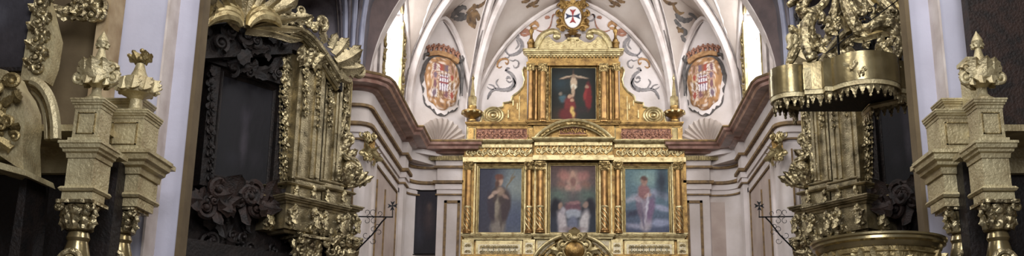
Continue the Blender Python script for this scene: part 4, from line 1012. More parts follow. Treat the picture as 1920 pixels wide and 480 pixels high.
# ================================================================ SIDE RETABLOS (oblique)
for s, side in ((0,'left'), (1,'right')):
    F = Frame((-7.0,16.4), (-4.35,19.93), mirror=s > 0, dx=.1 if s > 0 else 0)
    T = thing('side_altarpiece', 'baroque gilded side altarpiece with garlanded pilasters, %s' % ('in the transept under a large shell crest' if not s else 'behind the pulpit canopy'), 'altarpiece', F.pt(2.2, 0, 0))
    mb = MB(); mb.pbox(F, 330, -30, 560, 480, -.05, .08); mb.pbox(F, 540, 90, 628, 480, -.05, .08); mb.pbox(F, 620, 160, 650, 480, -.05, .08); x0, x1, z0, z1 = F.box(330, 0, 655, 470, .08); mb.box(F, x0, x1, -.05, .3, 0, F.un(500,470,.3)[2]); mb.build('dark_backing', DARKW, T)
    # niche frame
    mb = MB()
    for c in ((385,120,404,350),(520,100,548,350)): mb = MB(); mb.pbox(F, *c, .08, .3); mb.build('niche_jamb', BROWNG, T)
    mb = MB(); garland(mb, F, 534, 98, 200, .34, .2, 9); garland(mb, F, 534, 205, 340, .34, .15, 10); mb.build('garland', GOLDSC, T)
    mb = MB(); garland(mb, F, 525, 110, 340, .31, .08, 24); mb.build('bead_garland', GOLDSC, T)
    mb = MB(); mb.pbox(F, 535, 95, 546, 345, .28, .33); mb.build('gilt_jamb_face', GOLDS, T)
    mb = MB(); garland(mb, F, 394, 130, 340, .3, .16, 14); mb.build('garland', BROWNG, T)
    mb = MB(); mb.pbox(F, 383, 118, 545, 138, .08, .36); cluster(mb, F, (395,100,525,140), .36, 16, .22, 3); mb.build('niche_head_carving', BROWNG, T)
    # pilasters
    for nm, a, b, y0, y1, o, m in (('pilaster',556,606,92,348,.55,GOLDS),('pilaster',608,640,112,352,.42,GOLDS),('pilaster',641,656,150,352,.25,GOLDD)):
        mb = MB(); mb.pbox(F, a, y0, b, y1, .05, o-.04); w = b-a
        for k in (.0, .2, .66, .86): mb.pbox(F, a+w*k, y0, a+w*(k+.12), y1-12, o-.04, o)
        x0, x1, z0, z1 = F.box(a-2, y1-14, b+2, y1, o); mb.mold(F, x0, x1, .05, o, rect((z1-z0)*.4, .02), z0+(z1-z0)*.4)
        mb.mold(F, x0, x1, .05, o-.02, half((z1-z0)*.35, .03), z0+(z1-z0)*.9)
        p = mb.build(nm, m, T)
        mb = MB()
        if w > 20:
            garland(mb, F, a+w*.33, y0+22, y0+130, o+.0, .15, 9)
            if w > 45: garland(mb, F, a+w*.8, y0+30, y0+150, o, .10, 11)
            x, _, z = F.un(a+w*.4, y0+14, o)
            for q in (-1,0,1): mb.leaf(F, x+q*.1, o+.06, z-.22, PI/2-q*.5, .42, .24, .5, 3)
            mb.scroll(F, x-.15, o+.05, z+.02, .1, 1.3, 0, 1, .035, .03); mb.scroll(F, x+.17, o+.05, z+.02, .1, 1.3, PI, -1, .035, .03)
        else: garland(mb, F, (a+b)/2, y0+5, y1-20, o, .12, 14)
        mb.build('hanging_garland', GOLDSC, p)
    # blocks and entablature below the pilasters
    for a, b, y0, y1, o in ((541,606,346,372,.62),(600,662,352,382,.48),(500,545,350,372,.35)):
        mb = MB(); mb.pbox(F, a+4, y0, b-4, y1, .05, o-.05); x0, x1, z0, z1 = F.box(a, y0, b, y1, o); mb.mold(F, x0, x1, .05, o-.05, half((z1-z0)*.22,.07), z1)
        q = mb.build('pedestal_block', GOLDS, T); mb = MB()
        for k in (.25,.75): 
            mb = MB(); x, _, z = F.un(a+(b-a)*k, (y0+y1)/2-2, o); mb.blob(F, x, o-.02, z+.02, .05, .05, .09); mb.leaf(F, x, o, z-.02, -PI/2, .16, .12, .4, 2); mb.build('carved_drop', GOLDSC, q)
    for a, b, y0, o in ((500,548,371,.42),(540,607,370,.78),(600,652,382,.62),(645,676,384,.35)):
        x0, x1, z0, z1 = F.box(a, y0, b, y0+15, o); mb = MB(); mb.mold(F, x0+.05, x1-.05, .05, o-.12, cyma(z1-z0, .14), z1); mb.box(F, x0+.05, x1-.05, .05, o-.12, z0-.45, z1); q = mb.build('lower_cornice', GOLDS, T)
        mb = MB(); xm, _, zm = F.un((a+b)/2, y0+30, o)
        for k in (-1, 1):
            mb = MB(); xx = xm+k*(x1-x0)*.32; mb.scroll(F, xx, o-.05, z0-.12, .09, 1.3, PI/2, k, .05, .05); mb.scroll(F, xx, o-.1, z0-.36, .07, 1.2, -PI/2, -k, .04, .05); mb.tube([(xx+k*.09,o-.04,z0-.12),(xx+k*.03,o-.02,z0-.24),(xx+k*.05,o-.1,z0-.36)], .045, 6, F)
            mb.leaf(F, xx, o, z0-.15, -PI/2, .28, .14, .4, 3); mb.build('scroll_bracket', GOLDSC, q)
    mb = MB(); mb.pbox(F, 545, 402, 600, 434, .05, .55); mb.pbox(F, 604, 410, 655, 440, .05, .42)
    x0, x1, z0, z1 = F.box(540, 432, 606, 442, .6); mb.mold(F, x0, x1, .05, .5, half(z1-z0, .08), z1); x0, x1, z0, z1 = F.box(600, 436, 664, 446, .5); mb.mold(F, x0, x1, .05, .4, half(z1-z0, .08), z1)
    mb.build('lower_entablature', GOLDS, T)
    for a, o, r in ((572,.42,.21),(632,.3,.19),(655,.15,.12)):
        x, _, z = F.un(a, 446, o); capital(F, x, o, z-.42, z, r, T, GOLDSC); mb = MB(); mb.lathe(F, x, o, [(r*.9,1.2),(r*1.0,2.2),(r*.95,z-.4)], 18); mb.build('lower_column', GOLDS, T)
    mb = MB(); cluster(mb, F, (545,408,660,475), .55, 34, .17, 8); mb.build('lower_foliage_carving', GOLDSC, T)
    # side volute
    mb = MB(); ptube(mb, F, [(652,262),(640,274),(632,290),(628,310),(632,330),(645,340),(660,338),(669,326),(667,313),(657,306),(648,311)], [.05,.08,.1,.13,.14,.13,.12,.1,.08,.06,.05], .3)
    ptube(mb, F, [(640,285),(650,296),(664,300),(672,312),(676,332),(668,346),(650,350)], [.04,.06,.06,.07,.07,.06,.04], .34)
    x, _, z = F.un(655, 318, .34); mb.blob(F, x, .36, z, .17, .12, .17, 12, 8)
    for k in range(6): mb.leaf(F, x-.1+.06*k, .42, z-.28, PI/2+(2.5-k)*.35, .34, .16, .5, 3)
    for k in range(4): x2, _, z2 = F.un(636+k*5, 268+k*10, .3); mb.leaf(F, x2, .34, z2, PI/2+.9-k*.5, .26, .16, .5, 3)
    mb.scroll(F, *[F.un(654,262,.3)[i] for i in (0,1,2)], .13, 1.4, PI, -1, .05, .04); mb.build('side_volute', GOLDSC, T)
    mb = MB(); ptube(mb, F, [(650,205),(644,225),(640,250),(645,268)], .05, .3); cluster(mb, F, (640,170,652,262), .28, 10, .16, 14); mb.build('side_foliage', GOLDSC, T)
    # curved cornice above
    for dy, o, r, m in ((0,.72,.06,GOLDS),(7,.66,.05,GOLDSC),(14,.6,.05,GOLDS),(20,.52,.05,GOLDD)):
        mb = MB(); ptube(mb, F, [(545-dy*.2,50+dy),(566,55+dy),(584-dy*.3,68+dy),(600-dy*.4,86+dy),(614-dy*.5,106+dy),(628-dy*.5,128+dy),(640-dy*.4,148+dy)], r, o); mb.build('curved_cornice', m, T)
    mb = MB(); pts = [(548,56),(568,60),(586,74),(602,92),(616,112),(630,134),(642,154),(642,172),(600,130),(560,96),(546,92)]
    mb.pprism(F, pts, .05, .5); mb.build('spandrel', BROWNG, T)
    mb = MB()
    for (px, py, ang, L, w, c) in ((632,118,.5,.62,.34,.4),(628,104,.9,.5,.3,.3),(640,128,.1,.5,.3,.3),(622,92,1.3,.36,.22,.3),(650,110,.8,.4,.24,.5),(612,80,2.2,.34,.2,.4)):
        x, _, z = F.un(px, py, .74); mb.leaf(F, x, .74, z, ang, L, w, c, 4, 10, .5, .02)
    x, _, z = F.un(665, 133, .6); mb.scroll(F, x, .7, z, .19, 1.5, PI/2, 1, .065, .05); ptube(mb, F, [(634,134),(645,148),(657,152)], [.08,.08,.06], .7)
    mb.build('acanthus_wing', GOLDS, T)
    mb = MB(); x, _, z = F.un(598, 44, .74); mb.scroll(F, x, .8, z, .15, 1.4, -PI/2, 1, .06, .05); mb.blob(F, x, .8, z, .09, .09, .09)
    for px, py in ((540,44),(556,50),(572,48),(584,56)): x, _, z = F.un(px, py, .78); mb.leaf(F, x, .8, z, PI/2-.5, .22, .15, .5, 2); mb.blob(F, x+.05, .82, z, .06,.06,.05)
    x, _, z = F.un(560, 22, .7); mb.scroll(F, x, .75, z, .1, 1.2, 0, 1, .03, .03); ptube(mb, F, [(520,44),(530,30),(536,38),(534,52)], [.05,.07,.06,.04], .8)
    mb.build('rim_ornament', GOLDSC, T)
    # great shell crest
    mb = MB(); x, _, z = F.un(459, 50, .75)
    for k in range(13):
        a = PI*(k+.5)/13; L = .95+.22*abs(math.cos(a)); mb.leaf(F, x+.06*math.cos(a), .72, z-.02, a, L*.8, .20, .62, 1, 10, (-.5 if a > PI/2 else .5)*abs(math.cos(a))*-1, .02, .5)
    mb.build('shell_crest', GOLDL if s else GOLDS, T)
    mb = MB()
    for sg, cx_ in ((-1, 423),(1, 490)):
        for r_, o_ in ((0,.98),(9,.9),(17,.82)):
            xx = cx_; ptube(mb, F, [(459-sg*-6,50-r_*.3),(459+sg*14,38-r_),(xx,30-r_),(xx+sg*24,36-r_*.8),(xx+sg*36,48-r_*.4)], [.05,.09,.11,.09,.04], o_)
    mb.build('crest_curl', GOLDL, T)
    for (px, py, ang, L, w) in ((512,20,.5,.55,.3),(520,8,.9,.5,.3),(535,30,.0,.5,.2),(404,22,2.6,.5,.3),(398,6,2.2,.5,.3),(372,40,3.0,.4,.3)):
        mb = MB(); x, _, z = F.un(px, py, .8); mb.leaf(F, x, .8, z, ang, L, w, .5, 4, 10, .6); mb.build('crest_leaf', GOLDS, T)
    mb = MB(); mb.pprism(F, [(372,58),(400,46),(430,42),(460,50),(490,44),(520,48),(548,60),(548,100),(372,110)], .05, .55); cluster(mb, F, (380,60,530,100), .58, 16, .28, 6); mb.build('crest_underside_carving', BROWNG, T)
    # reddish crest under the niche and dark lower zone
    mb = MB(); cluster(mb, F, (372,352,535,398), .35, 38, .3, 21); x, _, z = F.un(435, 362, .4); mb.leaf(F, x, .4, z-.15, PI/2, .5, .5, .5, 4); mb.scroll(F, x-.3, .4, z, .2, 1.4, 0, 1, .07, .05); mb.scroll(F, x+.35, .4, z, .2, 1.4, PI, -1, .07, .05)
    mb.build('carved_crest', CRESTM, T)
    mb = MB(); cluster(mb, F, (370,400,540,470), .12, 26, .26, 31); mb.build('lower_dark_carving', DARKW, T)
    dkp = painter(lambda u, v: (30-8*v, 26-6*v, 34-8*v), [(.5,.35,.12,.12,0,(52,46,56),.8),(.5,.62,.09,.25,0,(62,56,64),.7),(.3,.8,.2,.1,0,(34,32,40),.8),(.75,.75,.15,.12,0,(38,34,42),.8)], seed=40+s)
    pic('dark painting in a carved brown frame inside the side altarpiece %s' % ('under the shell crest' if not s else 'behind the pulpit canopy'), (404,140,522,350), dkp, o=.12, w=.12, d=.12, F=F, m=BROWNG, m2=None, nm='niche_painting')
# ================================================================ NEAR SIDE ALTARS
for s, side in ((0,'left'), (1,'right')):
    F = Frame((0,12.1),(1,12.1), mirror=s > 0, dx=-.78 if s > 0 else 0)
    X2 = F.un(243, 300, .0)[0]; O1 = 1.0; X1 = F.un(168, 276, O1)[0]
    T = thing('chapel_altarpiece', 'olive-gold columned altarpiece %s' % ('with two urn finials and an arched pediment, opposite the pulpit' if s == 0 else 'with one urn finial, just beyond the pulpit edge'), 'altarpiece', F.pt((X1+X2)/2, -.2, 0))
    def H(py, o, px=210): return F.un(px, py, o)[2]
    for k, (X, o, ys, sc0, pr) in enumerate(((X1, O1, dict(ped0=180, ped1=262, sl1=292, bl1=345, mo1=371, cap1=426), F.scale(168,276,O1), 28), (X2, 0.0, dict(ped0=205, ped1=285, sl1=326, bl1=360, mo1=386, cap1=432), F.scale(243,300,0), 33))):
        r = lambda p: p*sc0; h = lambda n_: H(ys[n_], o+.25, 168 if k == 0 else 243)
        wp, ws, wb = (23, 40, 24) if k == 0 else (33, 62, 35)
        mb = MB(); mb.box(F, X-r(wp), X+r(wp), o-r(wp), o+r(wp), h('ped1'), h('ped0')-.02); mb.mold(F, X-r(wp), X+r(wp), o-r(wp), o+r(wp), cyma(.11,.05), h('ped0')); mb.mold(F, X-r(wp), X+r(wp), o-r(wp), o+r(wp), rect(.05,.03), h('ped1')+.05)
        p = mb.build('urn_pedestal', GOLDN, T); mb = MB(); z0, z1 = h('ped1')+.1, h('ped0')-.16
        for a, b, c, d in ((-.7,.7,0,.04),(-.7,.7,.96,1),(-.7,-.62,0,1),(.62,.7,0,1)): mb.box(F, X+r(wp)*a, X+r(wp)*b, o+r(wp), o+r(wp)+.015, z0+(z1-z0)*c, z0+(z1-z0)*d)
        mb.build('panel_border', GOLDD, p)
        hs = h('ped1')-h('sl1'); mb = MB(); mb.mold(F, X-r(wb), X+r(wb), o-r(wb)-.1, o+r(wb), cyma(hs, r(ws-wb)*.92), h('ped1')); mb.box(F, X-r(ws)*.9, X+r(ws)*.9, o-.5, o+r(ws)*.8, h('ped1')-.06, h('ped1')); mb.build('cornice_slab', GOLDN, T)
        mb = MB(); mb.box(F, X-r(wb), X+r(wb), o-r(wb)-.1, o+r(wb), h('bl1'), h('sl1')+.05); mb.build('frieze_block', GOLDN, T)
        hm = h('bl1')-h('mo1'); mb = MB(); mb.mold(F, X-r(wb), X+r(wb), o-r(wb)-.1, o+r(wb), half(hm*.4,.05), h('bl1')); mb.mold(F, X-r(wb), X+r(wb), o-r(wb), o+r(wb)-.02, rect(hm*.6,.02), h('bl1')-hm*.4); mb.build('architrave', GOLDN, T)
        capital(F, X, o, h('cap1'), h('mo1'), r(20), T, GOLDSC)
        mb = MB(); zc = h('cap1'); mb.lathe(F, X, o, [(r(20),0),(r(26),.3),(r(20),.4),(r(19),zc-1.6),(r(16),zc-1.1),(r(21),zc-.8),(r(25),zc-.5),(r(24),zc-.3),(r(17),zc-.12),(r(20),zc-.08),(r(16),zc)], 22); c = mb.build('bulging_column', GOLDP, T)
        mb = MB()
        for i in range(7): a = PI*(i+.5)/7; mb.leaf(F, X+r(22)*math.cos(a), o+r(22)*math.sin(a), zc-.75, PI/2, .4, .15, .2, 3)
        mb.scroll(F, X+r(6), o+r(27), zc-.36, .13, 1.6, PI, -1, .04, .03); mb.build('column_carving', GOLDSC, c)
        # urns
        if k == 0:
            G = lambda py: H(py, o, 185); mb = MB(); z6 = h('ped0')
            mb.lathe(F, X, o, [(r(20),z6),(r(20),z6+0.039),(r(14),z6+0.062),(r(9),z6+0.101),(r(8),z6+0.172),(r(13),z6+0.211),(r(26),z6+0.265),(r(29),z6+0.343),(r(25),z6+0.406),(r(13),z6+0.484),(r(9),z6+0.562),(r(6),z6+0.640),(r(4.5),z6+0.671)], 20); u = mb.build('urn_finial', GOLDN, T)
            mb = MB()
            for i in range(8): a = 2*PI*i/8; mb.leaf(F, X+r(24)*math.cos(a), o+r(24)*math.sin(a), z6+0.281, PI/2, .24, .17, .35, 3); mb.leaf(F, X+r(23)*math.cos(a+.4), o+r(23)*math.sin(a+.4), z6+0.359, -PI/2, .2, .13, .3, 2)
            for sg in (-1,1): mb.scroll(F, X+sg*r(30), o+.05, z6+0.273, .07, 1.4, PI/2, -sg, .03, .02); mb.scroll(F, X+sg*r(28), o+.05, z6+0.406, .055, 1.3, 0, sg, .025, .02)
            mb.build('urn_carving', GOLDN, u)
            mb = MB(); mb.lathe(F, X, o, [(r(4),z6+0.655),(r(9),z6+0.702),(r(11),z6+0.749),(r(8),z6+0.796),(r(3),z6+0.850),(r(.5),z6+0.881)], 14)
            for i in range(6): a = 2*PI*i/6; mb.leaf(F, X+r(7)*math.cos(a), o+r(7)*math.sin(a), z6+0.671, PI/2, .08, .07, .3, 2)
            mb.build('flame_bud', GOLDN, u)
        elif s == 0:
            z6 = h('ped0'); mb = MB(); mb.lathe(F, X, o, [(r(17),z6),(r(17),z6+.05),(r(12),z6+.08),(r(11),z6+.2),(r(20),z6+.26),(r(28),z6+.27),(r(31),z6+.32),(r(32),z6+.40),(r(29),z6+.47),(r(16),z6+.5),(r(11),z6+.58),(r(7),z6+.68)], 20); u = mb.build('urn_finial', GOLDN, T)
            mb = MB()
            for i in range(9): a = 2*PI*i/9; mb.leaf(F, X+r(30)*math.cos(a), o+r(30)*math.sin(a), z6+.46, -PI/2, .2, .15, .3, 3); mb.blob(F, X+r(31)*math.cos(a+.3), o+r(31)*math.sin(a+.3), z6+.3, .03, .03, .03, 6, 5)
            mb.build('urn_carving', GOLDN, u)
            mb = MB()
            for i in range(6): a = 2*PI*i/6; mb.leaf(F, X+r(5)*math.cos(a), o+r(5)*math.sin(a), z6+.70, PI/2-.9*math.cos(a), .17, .10, .4, 2)
            mb.blob(F, X, o, z6+.74, .06, .06, .05); mb.blob(F, X, o, z6+.86, .03, .03, .03); mb.build('leaf_bud', GOLDD, u)
    # body behind the columns
    xa, xb = F.un(-60, 300, .3)[0]-1.2, F.un(250, 300, -.3)[0]; zt = H(268, -.1)
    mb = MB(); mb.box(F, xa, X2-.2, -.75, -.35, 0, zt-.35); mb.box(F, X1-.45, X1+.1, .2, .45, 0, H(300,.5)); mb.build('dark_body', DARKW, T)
    mb = MB(); mb.box(F, xa, X2-.1, -.75, -.25, zt-.35, zt+.0); mb.box(F, xa, X1-.1, -.5, .5, zt-.02, zt+.06); mb.build('entablature_band', GOLDN, T)
    mb = MB(); z0, z1 = zt, H(182, -.1); mb.box(F, X1-.5, X2-.05, -.6, -.25, z0, z1); mb.mold(F, X1-.5, X2-.05, -.6, -.25, cyma(.1,.06), z1+.02); mb.build('attic_panel', GOLDN, T)
    if s == 0:
        # broken arched pediment and carved crest at the frame's left
        for rr, o_, r_, m in ((0,1.0,.06,GOLDN),(9,.95,.05,GOLDD),(17,.9,.05,GOLDN)):
            mb = MB(); ptube(mb, F, [(60+rr*.3,152+rr),(76-rr*.2,160+rr),(90-rr*.5,178+rr*.8),(99-rr*.7,202+rr*.5),(104-rr*.8,232),(105-rr*.8,262)], r_, o_); mb.build('arched_pediment', m, T)
        mb = MB(); mb.pprism(F, [(-30,290),(-30,140),(-4,128),(12,132),(20,150),(34,170),(44,196),(46,230),(42,262),(44,318),(30,312),(0,292)], .5, .9); c = mb.build('carved_crest', GOLDN, T)
        mb = MB(); cluster(mb, F, (-10,140,34,285), .93, 22, .17, 55); mb.build('crest_foliage', GOLDD, c)
        mb = MB(); mb.pprism(F, [(-40,292),(46,318),(50,330),(-40,306)], .4, 1.05); mb.build('sloping_cornice', GOLDN, T)
        mb = MB(); mb.pprism(F, [(38,340),(52,330),(36,480),(16,480)], .3, .8); mb.build('gilt_jamb', BROWNG, T)
        mb = MB(); cluster(mb, F, (132,0,190,42), -.4, 16, .22, 61, .7); mb.build('top_scroll_crest', GOLDSC, T)
        mb = MB(); mb.pprism(F, [(66,-10),(84,-10),(104,70),(96,120),(84,152),(38,150),(50,70)], -.1, .1); fr = mb.build('carved_frame_panel', GOLDN, T)
        mb = MB()
        for i in range(8): x, _, z = F.un(80-i*1.5, 8+i*17, .12); sg = 1 if i % 2 else -1; mb.scroll(F, x+.03*sg, .13, z, .09, 1.3, PI/2, sg, .032, .02); mb.leaf(F, x, .13, z, PI/2+sg, .2, .12, .4, 3)
        mb.build('panel_carving', GOLDSC, fr)
        bp = painter(lambda u, v: mix((62,60,70),(50,44,48),v), [(.3,.4,.3,.2,0,(84,84,94),.9),(.6,.7,.3,.2,0,(62,56,62),.9)], seed=70)
        xq = F.box(-60, -30, 62, 124, .1); t = thing('wall_painting', 'dark blue-grey painting above the carved crest beside the arched pediment', 'painting', F.pt(xq[0], 0, xq[2]))
        canvas(F, xq[0], xq[1], xq[2], xq[3], .0, bp, t, 20, 20, th=.04)
        mb = MB(); mb.box(F, xq[0], xq[1]+.04, -.02, .07, xq[2]-.05, xq[2]); mb.box(F, xq[1], xq[1]+.05, -.02, .07, xq[2]-.05, xq[3]); mb.build('frame', BROWNG, t)
    else:
        mb = MB(); x0 = X1-.34; mb.box(F, x0-.1, x0+.1, -.2, .1, zt, H(112,.1)); mb.mold(F, x0-.1, x0+.1, -.2, .1, rect(.05,.03), H(112,.1)+.03); mb.build('rear_post', GOLDN, T)
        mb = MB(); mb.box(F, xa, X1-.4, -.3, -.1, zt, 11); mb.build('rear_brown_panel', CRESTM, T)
# ================================================================ PULPIT CANOPY AND PULPIT
FC = Frame((0,15.0),(1,15.0)); xc = FC.un(1580, 130, .4)[0]
T = thing('pulpit_canopy', 'lobed gilded sounding board with scalloped fringe and scroll crown hanging above the pulpit', 'pulpit canopy', FC.pt(xc, 0, 5.5))
def arcp(cx, co, r, a0, a1, n): return [(cx+r*math.cos(math.radians(a0+(a1-a0)*i/n)), co+r*math.sin(math.radians(a0+(a1-a0)*i/n))) for i in range(n+1)]
loc = [(-.55,-.7),(-.55,-.35)]+arcp(-.72,.05,.28,215,50,16)+[(-.56,.42),(-.30,.46),(-.30,.58)]+arcp(.28,.42,.50,162,14,24)+[(.80,.50),(1.0,.42),(1.04,.3),(1.04,.1),(.6,-.3),(.6,-.7)]
def cpath(): return [(FC.pt(xc+a, b, 0).x, FC.pt(xc+a, b, 0).y) for a, b in loc]
ZT = FC.un(1613, 96, .92)[2]; ZD = FC.un(1613, 158, .92)[2]
hd = ZT-ZD; path = cpath()
sd = -1
def chk():
    m = MB(); m.sweep([(0,0),(1,0)], [(0,0),(1,0),(1,1)], 0, -1); return max(v[1] for v in m.v)
for nm, prof, m in (('top_cornice', [(-.05,0),(.06,0),(.07,-.03),(.05,-.05),(.02,-.08),(.03,-.11),(-.05,-.13)], GOLDP),
                    ('drum_band', [(-.06,-.12),(-.01,-.12),(.0,-hd*.5),(-.01,-hd*.86),(-.06,-hd*.86)], GOLDP),
                    ('lower_moulding', [(-.05,-hd*.84),(.03,-hd*.85),(.04,-hd*.92),(.02,-hd),(-.05,-hd)], GOLDN)):
    mb = MB(); mb.sweep(path, prof, ZT, side=-1); mb.build(nm, m, T, 40)
pl = [Vector((p[0], p[1], 0)) for p in path]; cum = [0]
for i in range(1, len(pl)): cum.append(cum[-1]+(pl[i]-pl[i-1]).length)
mb = MB(); mb2 = MB(); n = 46
for i in range(n):
    d = cum[-1]*(i+.5)/n; j = max(k for k in range(len(cum)) if cum[k] <= d); j = min(j, len(pl)-2)
    tt = (pl[j+1]-pl[j]).normalized(); p = pl[j]+tt*(d-cum[j]); w = cum[-1]/n*.5; Ft = Frame((p.x, p.y), (p.x+tt.x, p.y+tt.y)); 
    zz = ZT-hd; dp = .15 if i % 2 else .11
    mb.prism(Ft, [(-w,zz+.02),(w,zz+.02),(w*.95,zz-dp*.35),(w*.55,zz-dp*.55),(w*.5,zz-dp*.8),(0,zz-dp),(-w*.5,zz-dp*.8),(-w*.55,zz-dp*.55),(-w*.95,zz-dp*.35)], -.015, .015)
    mb2.blob(Ft, 0, 0, zz-dp-.012, .022, .022, .028, 7, 5)
mb.v += [] ; mb.add(mb2.v, mb2.f); mb.build('scalloped_fringe', GOLDSC, T)
poly = [(xc+a*.97, b-.04) for a, b in loc]
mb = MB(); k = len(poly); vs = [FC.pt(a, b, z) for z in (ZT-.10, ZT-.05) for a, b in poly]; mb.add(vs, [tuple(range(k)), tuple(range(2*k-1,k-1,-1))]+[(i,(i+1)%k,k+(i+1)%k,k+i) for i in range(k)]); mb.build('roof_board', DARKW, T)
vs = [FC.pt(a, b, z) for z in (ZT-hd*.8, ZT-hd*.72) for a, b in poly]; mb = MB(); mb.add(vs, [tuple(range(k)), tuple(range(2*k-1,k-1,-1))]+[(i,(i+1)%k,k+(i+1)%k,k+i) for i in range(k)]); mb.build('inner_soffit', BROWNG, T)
for a, b in ((-.56,.44),(-.30,.55),(.80,.49)): mb = MB(); mb.box(FC, xc+a-.05, xc+a+.05, b-.03, b+.05, ZT-hd*.86, ZT-.1); mb.build('drum_pilaster', GOLDN, T)
mb = MB(); cluster(mb, Frame((0,14.08),(1,14.08)), (1590,118,1640,146), .0, 9, .1, 71, .6); mb.build('drum_relief', GOLDN, T)
# scroll crown
def crown(pts, r, nm='crown_scroll', m=GOLDSC): 
    mb = MB(); ptube(mb, FC, pts, r); return mb.build(nm, m, T)
crown([(1478,122,.2),(1486,104,.25),(1494,86,.25),(1504,74,.25),(1510,62,.25),(1502,56,.25),(1494,60,.25)], [.05,.08,.08,.07,.06,.05,.04])
crown([(1477,92,.3),(1482,84,.3),(1480,72,.3),(1486,66,.3),(1492,74,.3),(1488,84,.3)], [.03,.05,.06,.06,.05,.03], m=GOLDN)
crown([(1524,112,.5),(1516,92,.5),(1512,66,.45),(1516,42,.4),(1528,26,.3),(1540,30,.3),(1540,42,.3)], [.09,.11,.12,.11,.09,.07,.05], 'crown_rib')
crown([(1500,30,.3),(1510,24,.3),(1524,22,.3),(1538,14,.25),(1548,0,.2),(1552,-20,.1)], [.07,.08,.08,.07,.07,.06], 'crown_rib')
crown([(1584,-8,.5),(1588,12,.55),(1596,32,.6),(1604,48,.62),(1612,58,.62)], [.08,.10,.10,.09,.09], 'crown_rib')
crown([(1568,-10,.4),(1566,10,.4),(1562,28,.4),(1566,38,.4),(1574,34,.4)], [.05,.06,.06,.05,.04])
crown([(1575,20,.2),(1584,40,.2),(1592,62,.25)], [.06,.07,.06], m=GOLDD)
crown([(1596,4,.6),(1604,20,.6),(1614,26,.6),(1622,20,.6),(1622,10,.6)], [.05,.06,.06,.05,.03])
crown([(1628,54,.4),(1640,46,.4),(1656,44,.35),(1672,52,.3),(1684,70,.3),(1686,92,.3),(1680,110,.3)], [.08,.10,.11,.11,.11,.09,.06], 'crown_rib')
crown([(1646,38,.4),(1656,32,.4),(1668,36,.4),(1670,46,.4)], [.05,.06,.06,.04])
crown([(1690,44,.2),(1680,28,.2),(1668,14,.15),(1656,2,.1),(1650,-20,.05)], [.06,.08,.09,.08,.07], 'crown_rib')
crown([(1478,10,.1),(1492,2,.1),(1510,-4,.1),(1524,-16,.1)], [.05,.07,.07,.06])
crown([(1508,12,.2),(1514,0,.2),(1524,-10,.2)], [.06,.06,.05])
for (px, py, r_, o) in ((1611,59,.1,.68),(1558,58,.09,.5),(1535,88,.11,.5),(1592,80,.06,.55),(1655,88,.12,.35),(1622,86,.05,.4),(1500,18,.07,.3),(1566,46,.045,.45),(1543,76,.03,.5)):
    x, _, z = FC.un(px, py, o); mb = MB(); mb.blob(FC, x, o, z, r_, r_, r_*.95, 12, 8, .06); 
    for q in range(4): mb.leaf(FC, x, o+r_*.6, z, q*PI/2+.5, r_*1.7, r_, .6, 2, 6)
    mb.build('crown_boss', GOLDSC, T)
mb = MB(); cluster(mb, FC, (1486,36,1524,98), .3, 7, .16, 81, .3); cluster(mb, FC, (1628,10,1676,44), .25, 7, .16, 82, .3); cluster(mb, FC, (1545,0,1600,44), .25, 6, .14, 83, .3); mb.build('crown_foliage', GOLDSC, T)
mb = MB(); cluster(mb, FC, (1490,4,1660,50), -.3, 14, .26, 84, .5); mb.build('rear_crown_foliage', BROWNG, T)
mb = MB(); a = FC.un(1548, 100, .75); b = FC.un(1700, -12, .3); mb.tube([a, b], .009, 5, FC); mb.build('stay_rod', IRON, T)
mb = MB(); mb.tube([FC.pt(xc+.1,-.1,ZT-.05), FC.pt(xc+.1,-.1,16)], .02, 6); mb.build('hanging_rod', IRON, T)
FPu = Frame((0,12.1),(1,12.1)); xp = FPu.un(1645, 450, 0)[0]; zr = FPu.un(1645, 432, .8)[2]
T = thing('pulpit', 'round gilded pulpit with moulded rim, cut by the lower picture edge', 'pulpit', FPu.pt(xp, 0, 0))
R = .80
mb = MB(); mb.lathe(FPu, xp, 0, [(R*.8,zr-.06),(R*.96,zr-.005),(R,zr),(R*1.0,zr-.025),(R*.97,zr-.04),(R*.975,zr-.07),(R*.93,zr-.09),(R*.91,zr-.13),(R*.89,zr-.15)], 56); mb.build('moulded_rim', GOLDP, T)
mb = MB(); mb.lathe(FPu, xp, 0, [(R*.80,zr-.06),(R*.88,zr-.14),(R*.885,zr-.2),(R*.86,zr-.9),(R*.9,zr-.95),(R*.85,zr-1.05),(R*.5,zr-1.5),(R*.2,zr-1.75)], 56); b = mb.build('bowl', GOLDD, T)
mb = MB(); rnd = random.Random(3)
for i in range(34):
    a = PI*(i+.5)/34; z = zr-.3-.08*(i % 2); mb.leaf(Frame((0,0),(1,0)), *((lambda p: (p.x, -p.y))(FPu.pt(xp+R*.88*math.cos(a), R*.88*math.sin(a), 0))), z, PI/2+rnd.uniform(-.8,.8), .16, .1, .2, 2, 5)
mb.build('carved_band', GOLDL, b)
mb = MB()
for i in range(3): mb.lathe(FPu, xp, 0, [(R*(.895+.004*i),zr-.2-.02*i),(R*(.91+.0*i),zr-.21-.02*i),(R*.895,zr-.22-.02*i)], 48) if i == 0 else None
mb.build('bead_moulding', GOLDL, b)
mb = MB(); mb.lathe(FPu, xp, 0, [(.5,0),(.45,.15),(.2,.3),(.17,1.0),(.26,1.5),(.17,1.8),(.2,zr-1.7)], 24); mb.build('stem', GOLDD, T)
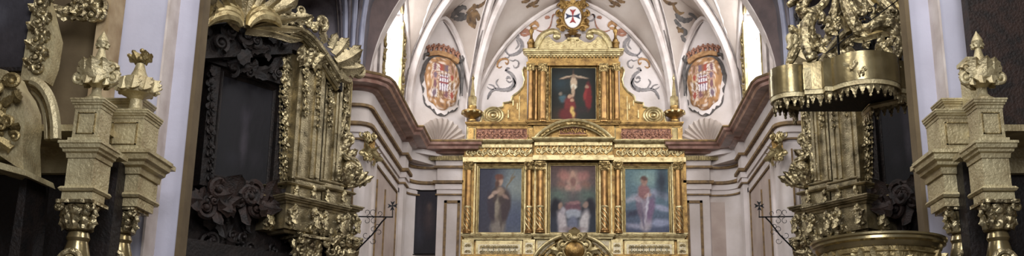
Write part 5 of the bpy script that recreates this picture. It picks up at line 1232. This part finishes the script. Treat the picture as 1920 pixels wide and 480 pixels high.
# ================================================================ LIGHT
def area(name, loc_, rot, sx, sy, e, col=(1,1,1)):
    l = bpy.data.lights.new(name, 'AREA'); l.shape = 'RECTANGLE'; l.size = sx; l.size_y = sy; l.energy = e; l.color = col
    o = bpy.data.objects.new(name, l); COL.objects.link(o); o.location = loc_; o.rotation_euler = rot; return o
def aim(o, t): o.rotation_euler = (Vector(t)-o.location).to_track_quat('-Z', 'Y').to_euler()
for sg in (-1, 1):
    a = area('chancel_window_light', (sg*4.75, 23.65 if sg < 0 else 23.65, 10.75), (0,0,0), 2.2, 2.9, 300, (.92,.96,1)); aim(a, (0, 23.9, 9.6))
a = area('crossing_fill_light', (0, 14.5, 13.5), (0,0,0), 5, 3, 440, (.98,.98,1)); aim(a, (0, 24.5, 5.5))  # added fill over the crossing to brighten the altar; no window stands there
a = area('west_fill_light', (0, 1.0, 9.5), (0,0,0), 5, 5, 1080, (.96,.96,1)); aim(a, (0, 20, 6.5))  # added frontal fill for walls and near altars; no west window is built
for sg in (-1, 1):
    a = area('nave_fill_light', (sg*3.8, 8.5, 12.5), (0,0,0), 2.5, 2.5, 380, (1,.97,.92)); aim(a, (-sg*5.4, 15.5, 6.5))  # added fill to lift the side altarpieces; no windows at these spots
w = bpy.data.worlds.new('dim_church_air'); sc.world = w; w.use_nodes = True
w.node_tree.nodes['Background'].inputs[0].default_value = (.75,.8,.95,1); w.node_tree.nodes['Background'].inputs[1].default_value = .25
# ================================================================ CAMERA
cd = bpy.data.cameras.new('camera'); cam = bpy.data.objects.new('camera', cd); COL.objects.link(cam); sc.camera = cam
cam.location = (0,0,EYE); cam.rotation_euler = (math.radians(90)+TH, 0, 0)
cd.sensor_fit = 'HORIZONTAL'; cd.sensor_width = 36; cd.lens = FPX/1920*36; cd.clip_end = 200
cd.shift_x = -(CX-960)/1920; cd.shift_y = (CY-240)/1920
sc.view_settings.view_transform = 'Standard'; sc.view_settings.look = 'None'; sc.view_settings.gamma = 1
sc.view_settings.use_curve_mapping = False; sc.view_settings.exposure = 0.0
